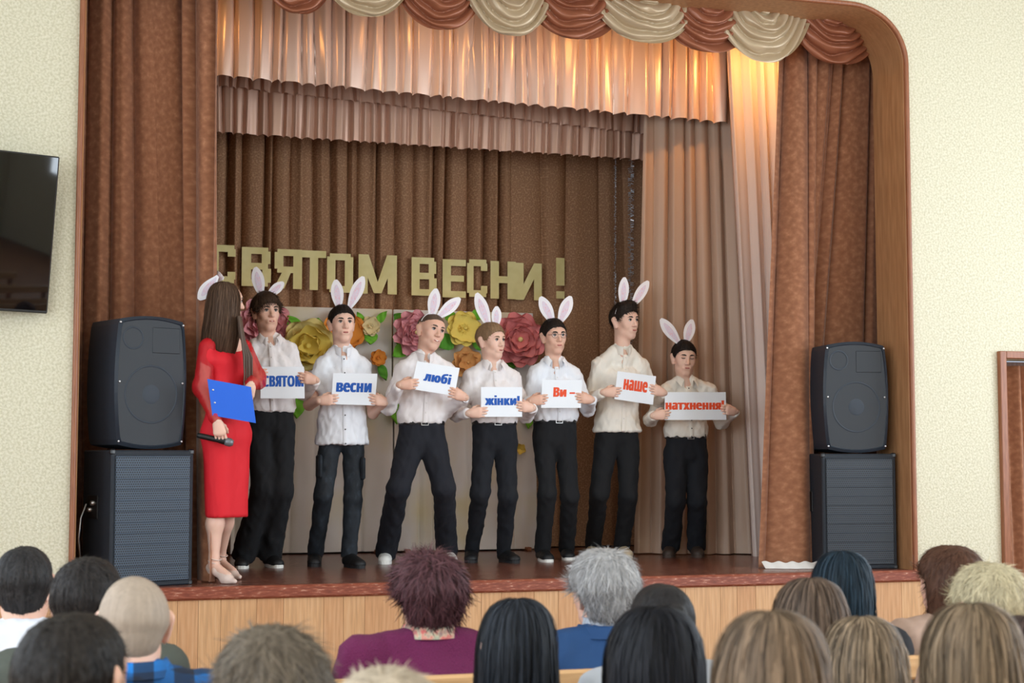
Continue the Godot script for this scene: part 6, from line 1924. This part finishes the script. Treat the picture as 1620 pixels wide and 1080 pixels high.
# ---------------------------------------------------------------- the woman in red at the left of the line
func build_hostess():
	var zp := -0.27
	var base := Vector3(1.009, 0.800, -0.318)
	var t := thing("person", "long-haired woman in a red dress with a clipboard and microphone", "person", base, "performers on the stage")
	var head := Vector3(1.010, 2.510, -0.330)
	var tf := head_tf(head, deg_to_rad(100), 0.05, 0.0, 0.98)
	var neck := Vector3(1.008, 2.344, -0.360)
	var shl := Vector3(0.892, 2.233, -0.260)
	var shr := Vector3(1.135, 2.242, -0.440)
	var lat := (shr - shl).normalized()
	lat.y = 0.0
	lat = lat.normalized()
	var fac := lat.cross(Vector3(0, 1, 0))
	var waist := Vector3(1.014, 1.988, -0.340)
	var hip := Vector3(1.021, 1.701, -0.330)
	var hem := Vector3(1.032, 1.193, -0.330)
	var el := [Vector3(0.873, 1.983, -0.260), Vector3(1.204, 2.039, -0.380)]
	var wr := [Vector3(0.945, 1.773, -0.120), Vector3(1.150, 1.998, -0.160)]
	var skin := [[head_prims(tf, neck, 0.96, 0.1, true), 0.0048]]
	var body := [
		cap(neck, (shl + shr) / 2.0 - Vector3(0, 0.04, 0), 0.048, 0.06, 0.04),
		cap(neck - Vector3(0, 0.05, 0), shl, 0.036, 0.04, 0.05), cap(neck - Vector3(0, 0.05, 0), shr, 0.036, 0.04, 0.05),
		cap((shl + shr) / 2.0 - Vector3(0, 0.09, 0) - lat * 0.045, waist - lat * 0.035, 0.078, 0.06, 0.05),
		cap((shl + shr) / 2.0 - Vector3(0, 0.09, 0) + lat * 0.045, waist + lat * 0.035, 0.078, 0.06, 0.05),
	]
	for i in 2:
		body.append(cap(shl if i == 0 else shr, el[i], 0.038, 0.032, 0.02))
		body.append(cap(el[i], wr[i], 0.032, 0.023, 0.02))
	skin.append([body, 0.014])
	var knees := [Vector3(0.970, 1.263, -0.300), Vector3(1.052, 1.259, -0.420)]
	var heels := [Vector3(0.939, 0.800, -0.338), Vector3(1.014, 0.800, -0.671)]
	var toes := [Vector3(1.101, 0.800, -0.098), Vector3(1.166, 0.800, -0.420)]
	var legs := []
	for i in 2:
		var dd: Vector3 = (toes[i] - heels[i]).normalized()
		var an: Vector3 = heels[i] + dd * 0.03 + Vector3(0, 0.15, 0)
		legs.append(cap(hip + lat * (-0.06 if i == 0 else 0.06), knees[i], 0.075, 0.052, 0.03))
		legs.append(cap(knees[i], knees[i].lerp(an, 0.35) - fac * 0.012, 0.05, 0.053, 0.03))
		legs.append(cap(knees[i].lerp(an, 0.35) - fac * 0.012, an, 0.053, 0.03, 0.03))
		legs.append(cap(an, heels[i] + dd * 0.02 + Vector3(0, 0.1, 0), 0.03, 0.027, 0.02))
		legs.append(cap(heels[i] + dd * 0.03 + Vector3(0, 0.1, 0), heels[i] + dd * 0.16 + Vector3(0, 0.045, 0), 0.03, 0.028, 0.03))
		# court shoe with two straps
		var node := Node3D.new()
		node.name = "shoe"
		t.add_child(node, true)
		node.position = heels[i] - base
		var sq := [cap(heels[i] + dd * 0.0 + Vector3(0, 0.09, 0), heels[i] + dd * 0.06 + Vector3(0, 0.075, 0), 0.03, 0.03, 0.02), cap(heels[i] + dd * 0.06 + Vector3(0, 0.07, 0), heels[i] + dd * 0.16 + Vector3(0, 0.03, 0), 0.03, 0.034, 0.02), cap(heels[i] + dd * 0.14 + Vector3(0, 0.026, 0), heels[i] + dd * 0.225 + Vector3(0, 0.018, 0), 0.034, 0.014, 0.02), cap(heels[i] + dd * 0.0 + Vector3(0, 0.08, 0), heels[i] + Vector3(0, 0.005, 0), 0.022, 0.014, 0.012, Vector3.ZERO, 1.0, false, true),
			cap(heels[i] + dd * 0.035 + Vector3(0, 0.15, 0), heels[i] + dd * 0.14 + Vector3(0, 0.085, 0), 0.034, 0.024, 0.01, Vector3.ZERO, 1.0, true)]
		soft("upper", node, M.court, [[sq, 0.006, [[Vector3(0, 0.801, 0), Vector3(0, -1, 0)]]]])
		for k in 2:
			var pts := []
			var rr := []
			var cc: Vector3 = heels[i] + dd * (0.03 + 0.012 * k) + Vector3(0, 0.125 + 0.022 * k, 0)
			for q in 15:
				var a := TAU * q / 14.0
				pts.append(cc + dd * cos(a) * 0.036 + Vector3(-dd.z, 0, dd.x) * sin(a) * 0.033 + Vector3(0, -0.01 * cos(a), 0))
				rr.append(0.004)
			put("strap", tube_mesh(pts, rr, 6, false), M.court, node)
	skin.append([legs, 0.012])
	# right hand round the microphone, left hand over the clipboard's edge
	var ma := Vector3(0.831, 1.690, -0.160)
	var mb := Vector3(1.041, 1.642, -0.120)
	var md := (mb - ma).normalized()
	skin.append([hand_prims(wr[0], Vector3(0.2, -1, 0.12), Vector3(-0.25, 0.0, -1), md, 0.9, 0.75, 1.2), 0.004])
	skin.append([hand_prims(wr[1], Vector3(-0.3, -1, 0.1), Vector3(0.1, 0, -1), Vector3(-1, 0, 0), 0.88, 0.25, 0.6, 0.06), 0.004])
	soft("body", t, M.skin0, skin)
	# dress: bodice, pencil skirt
	var dr := []
	for sg in [-1.0, 1.0]:
		dr.append(cap((shl + shr) / 2.0 - Vector3(0, 0.1, 0) + lat * 0.05 * sg + fac * 0.02, waist + lat * 0.04 * sg, 0.085, 0.068, 0.05))
		dr.append(cap(waist + lat * 0.04 * sg, hip + lat * 0.062 * sg, 0.068, 0.1, 0.05))
		dr.append(cap(hip + lat * 0.062 * sg, hem + lat * 0.052 * sg - Vector3(0, 0.05, 0), 0.1, 0.088, 0.05))
		dr.append(cap((shl if sg < 0 else shr) + Vector3(0, 0.0, 0), (shl if sg < 0 else shr) - Vector3(0, 0.08, 0) + fac * 0.01, 0.046, 0.05, 0.04))
	dr.append(cap(neck + fac * 0.06 - Vector3(0, 0.03, 0) - lat * 0.025, neck + fac * 0.06 - Vector3(0, 0.03, 0) + lat * 0.025, 0.085, 0.085, 0.01, Vector3.ZERO, 1.0, true))
	soft("dress", t, M.dress, [[dr, 0.0125, [[Vector3(0, hem.y, 0), Vector3(0, -1, 0)]]]], "cloth", {"amp": 0.003, "scale": 6.0, "seed": 4.0})
	for i in 2:
		var a: Vector3 = shl if i == 0 else shr
		var sl := [cap(a, el[i], 0.05, 0.062, 0.03), cap(el[i], wr[i].lerp(el[i], 0.15), 0.062, 0.045, 0.03), cap(wr[i].lerp(el[i], 0.2), wr[i], 0.036, 0.03, 0.015, Vector3.ZERO, 1.0, false, true)]
		soft("sleeve", t, M.sheer, [[sl, 0.0115]], "cloth", {"amp": 0.006, "scale": 9.0, "seed": 7.0 + i})
	# hair: straight, to below the shoulders
	var hm := hair_mat(Color(0.088, 0.052, 0.034))
	var hm1 := mat(Color(0.088, 0.052, 0.034).linear_to_srgb(), 0.5)
	var rings := [[0.126, 0.002, 0.002, -0.015], [0.121, 0.034, 0.045, -0.015], [0.102, 0.063, 0.078, -0.015], [0.07, 0.086, 0.1, -0.012], [0.03, 0.1, 0.11, -0.012], [-0.03, 0.106, 0.116, -0.014], [-0.09, 0.106, 0.118, -0.014], [-0.16, 0.104, 0.12, -0.016], [-0.23, 0.1, 0.12, -0.018], [-0.3, 0.09, 0.112, -0.02], [-0.34, 0.07, 0.1, -0.02]]
	put("hair", long_hair(tf, rings, 0.75, 3.0, 1600, true, 0.3), hm, t)
	for k in 7:
		var a := Vector3(1.074, 2.414, -0.200) + Vector3(0.006 * (k % 3), 0, -0.012 * k)
		var x := 0.008 * k
		put("hair_lock", tube_mesh([a, a + Vector3(0.015, -0.12, 0.03), a + Vector3(0.03 + x, -0.25, 0.035), a + Vector3(0.036 + x, -0.36, 0.02), a + Vector3(0.03 + x, -0.43 - 0.01 * k, 0.02)], [0.008, 0.009, 0.008, 0.005, 0.0015], 8), hm1, t)
	face_parts(t, tf, 0.98, 0.3, false, hm1)
	headband(t, tf, [[Vector3(0.942, 2.652, -0.360), Vector3(0.849, 2.530, -0.420), 0.085], [Vector3(0.984, 2.666, -0.400), Vector3(0.922, 2.697, -0.560), 0.085]], 1.0)
	# things in her hands
	var cl := thing("clipboard", "bright blue clipboard in the hands of the woman in red", "clipboard", Vector3(1.024, 1.895, -0.100))
	var p := [Vector3(0.880, 2.025, -0.100), Vector3(1.140, 1.980, -0.100), Vector3(1.172, 1.763, -0.100), Vector3(0.913, 1.807, -0.100)]
	var poly := PackedVector2Array()
	for v in p: poly.append(Vector2(v.x - cl.position.x, v.y - cl.position.y))
	local("cover", prism_mesh(poly, 0.006), M.folder, cl)
	for k in 2:
		local("rivet", lathe_mesh([[0.0, 0.002], [0.005, 0.002], [0.006, 0.0]], 10), M.metal, cl, Transform3D(Basis(Vector3(1, 0, 0), PI / 2), p[0].lerp(p[3], 0.3 + 0.35 * k) - cl.position + Vector3(0.025, 0, 0.001)))
	var mc := thing("microphone", "black hand microphone with a grey head held by the woman in red", "microphone", ma)
	put("handle", tube_mesh([ma, ma.lerp(mb, 0.1), ma.lerp(mb, 0.55), ma.lerp(mb, 0.78)], [0.014, 0.017, 0.017, 0.022], 16), M.black, mc)
	put("grille_head", tube_mesh([ma.lerp(mb, 0.77), ma.lerp(mb, 0.82), ma.lerp(mb, 0.92), mb], [0.023, 0.026, 0.026, 0.016], 16), M.micgrille, mc)

var AUDIENCE := [
	{"label": "man with short dark hair in a white hooded sweatshirt at the far left", "top": Vector3(-0.076, 1.292, 4.100), "kind": "short", "hair": Color(0.028, 0.026, 0.026), "cloth": "white", "s": 1.1, "g": 0.004, "hamp": 0.004, "slen": 0.016, "sh": 0.18, "extra": "hood", "turn": -0.1, "spread": 0.6, "lift": 0.25},
	{"label": "man with short black hair in an olive jacket, beside the hooded man", "top": Vector3(0.102, 1.297, 4.850), "kind": "short", "hair": Color(0.022, 0.019, 0.018), "cloth": "olive", "s": 1.08, "g": 0.008, "hamp": 0.005, "slen": 0.03, "sh": 0.2, "turn": -0.25, "spread": 0.7, "bulk": 1.1},
	{"label": "man with a shaved pale head in a blue plaid shirt", "top": Vector3(0.185, 1.304, 5.620), "kind": "short", "hair": Color(0.330, 0.260, 0.200), "cloth": "plaid", "s": 0.96, "g": 0.003, "hamp": 0.0006, "strands": 2500, "slen": 0.005, "swid": 0.0007, "spread": 0.18, "sh": 0.165, "extra": "collar", "lift": 0.1},
	{"label": "dark-haired man close to the camera at the lower left", "top": Vector3(0.042, 1.309, 6.500), "kind": "short", "hair": Color(0.016, 0.013, 0.011), "cloth": "plaid", "s": 1.06, "g": 0.005, "hamp": 0.004, "slen": 0.018, "spread": 0.6, "sh": 0.18, "turn": -0.45, "lift": 0.22},
	{"label": "person with tousled grey-brown hair at the bottom edge left of the middle", "top": Vector3(0.366, 1.273, 6.600), "kind": "short", "hair": Color(0.100, 0.078, 0.056), "cloth": "black", "s": 1.06, "g": 0.02, "hamp": 0.006, "slen": 0.05, "swid": 0.001, "sh": 0.18, "spread": 0.5},
	{"label": "woman with short violet-tinted hair in a burgundy sweater", "top": Vector3(1.057, 1.280, 4.850), "kind": "short", "hair": Color(0.075, 0.032, 0.036), "cloth": "burgundy", "s": 0.98, "g": 0.026, "hamp": 0.011, "streaks": 11, "slen": 0.045, "swid": 0.0013, "spread": 0.95, "sh": 0.2, "bulk": 1.1, "extra": "scarf", "female": true, "turn": 0.1, "lift": 0.25},
	{"label": "woman with long straight black hair, left of the grey-haired man", "top": Vector3(1.092, 1.220, 5.620), "kind": "long", "hair": Color(0.012, 0.014, 0.018), "cloth": "black", "w": 0.98, "len": 0.46, "sh": 0.16, "female": true, "spread": 0.5},
	{"label": "grey-haired man in a blue blazer", "top": Vector3(1.596, 1.283, 4.850), "kind": "short", "hair": Color(0.300, 0.290, 0.285), "cloth": "navy", "s": 1.02, "g": 0.02, "hamp": 0.005, "slen": 0.045, "swid": 0.001, "spread": 0.6, "sh": 0.185, "extra": "blazer", "turn": 0.12, "bulk": 1.05},
	{"label": "woman with dark hair tied in a ponytail, wearing a pale grey jacket", "top": Vector3(1.522, 1.242, 5.500), "kind": "tail", "hair": Color(0.020, 0.018, 0.018), "cloth": "grey", "s": 0.9, "g": 0.008, "hamp": 0.002, "slen": 0.03, "swid": 0.001, "lift": 0.04, "sh": 0.17, "extra": "trim", "female": true},
	{"label": "woman with long black hair in front of the ponytailed woman", "top": Vector3(1.179, 1.261, 6.300), "kind": "long", "hair": Color(0.008, 0.008, 0.010), "cloth": "black", "w": 1.02, "len": 0.48, "sh": 0.16, "female": true, "spread": 0.5},
	{"label": "woman with long light brown hair near the bottom edge, right of the black-haired one", "top": Vector3(1.099, 1.321, 7.000), "kind": "long", "hair": Color(0.120, 0.080, 0.050), "cloth": "black", "s": 0.92, "w": 1, "len": 0.46, "sh": 0.16, "female": true, "spread": 0.5},
	{"label": "woman with long brown hair in a cream top", "top": Vector3(1.885, 1.252, 5.620), "kind": "long", "hair": Color(0.085, 0.057, 0.040), "cloth": "cream", "w": 1, "len": 0.4, "sh": 0.16, "female": true, "spread": 0.5, "turn": -0.2},
	{"label": "woman with straight blue-black hair in front of the right speaker", "top": Vector3(2.389, 1.267, 4.850), "kind": "long", "hair": Color(0.012, 0.022, 0.032), "cloth": "black", "w": 0.94, "len": 0.36, "sh": 0.16, "female": true, "spread": 0.45},
	{"label": "smaller woman with long blonde-brown hair between two long-haired women", "top": Vector3(1.734, 1.210, 6.150), "kind": "long", "hair": Color(0.155, 0.110, 0.070), "cloth": "black", "s": 0.95, "w": 0.98, "len": 0.44, "sh": 0.155, "female": true, "spread": 0.5},
	{"label": "woman with a chestnut bob and a blue collar", "top": Vector3(2.878, 1.267, 4.700), "kind": "bob", "hair": Color(0.075, 0.035, 0.022), "cloth": "beige", "s": 1, "g": 0.016, "hamp": 0.004, "slen": 0.05, "swid": 0.001, "spread": 0.4, "sh": 0.19, "extra": "bluecollar", "female": true, "turn": 0.35, "lift": 0.08},
	{"label": "person with short bleached blond hair at the right", "top": Vector3(2.496, 1.272, 5.500), "kind": "short", "hair": Color(0.420, 0.360, 0.230), "cloth": "beige", "s": 1.06, "g": 0.014, "hamp": 0.005, "slen": 0.04, "swid": 0.001, "spread": 0.4, "sh": 0.17, "female": true},
	{"label": "woman with long dark blonde hair at the lower right", "top": Vector3(1.645, 1.293, 6.720), "kind": "long", "hair": Color(0.130, 0.090, 0.055), "cloth": "ink", "s": 0.93, "w": 1, "len": 0.48, "sh": 0.17, "female": true, "spread": 0.5},
	{"label": "dark-haired person cut off by the right edge", "top": Vector3(2.261, 1.182, 6.000), "kind": "long", "hair": Color(0.060, 0.040, 0.034), "cloth": "black", "w": 1, "len": 0.4, "sh": 0.16, "female": true},
	{"label": "fair-haired person barely showing at the bottom edge", "top": Vector3(0.482, 1.251, 7.000), "kind": "short", "hair": Color(0.360, 0.290, 0.210), "cloth": "black", "s": 0.92, "g": 0.02, "hamp": 0.006, "slen": 0.04, "sh": 0.15, "female": true}
]
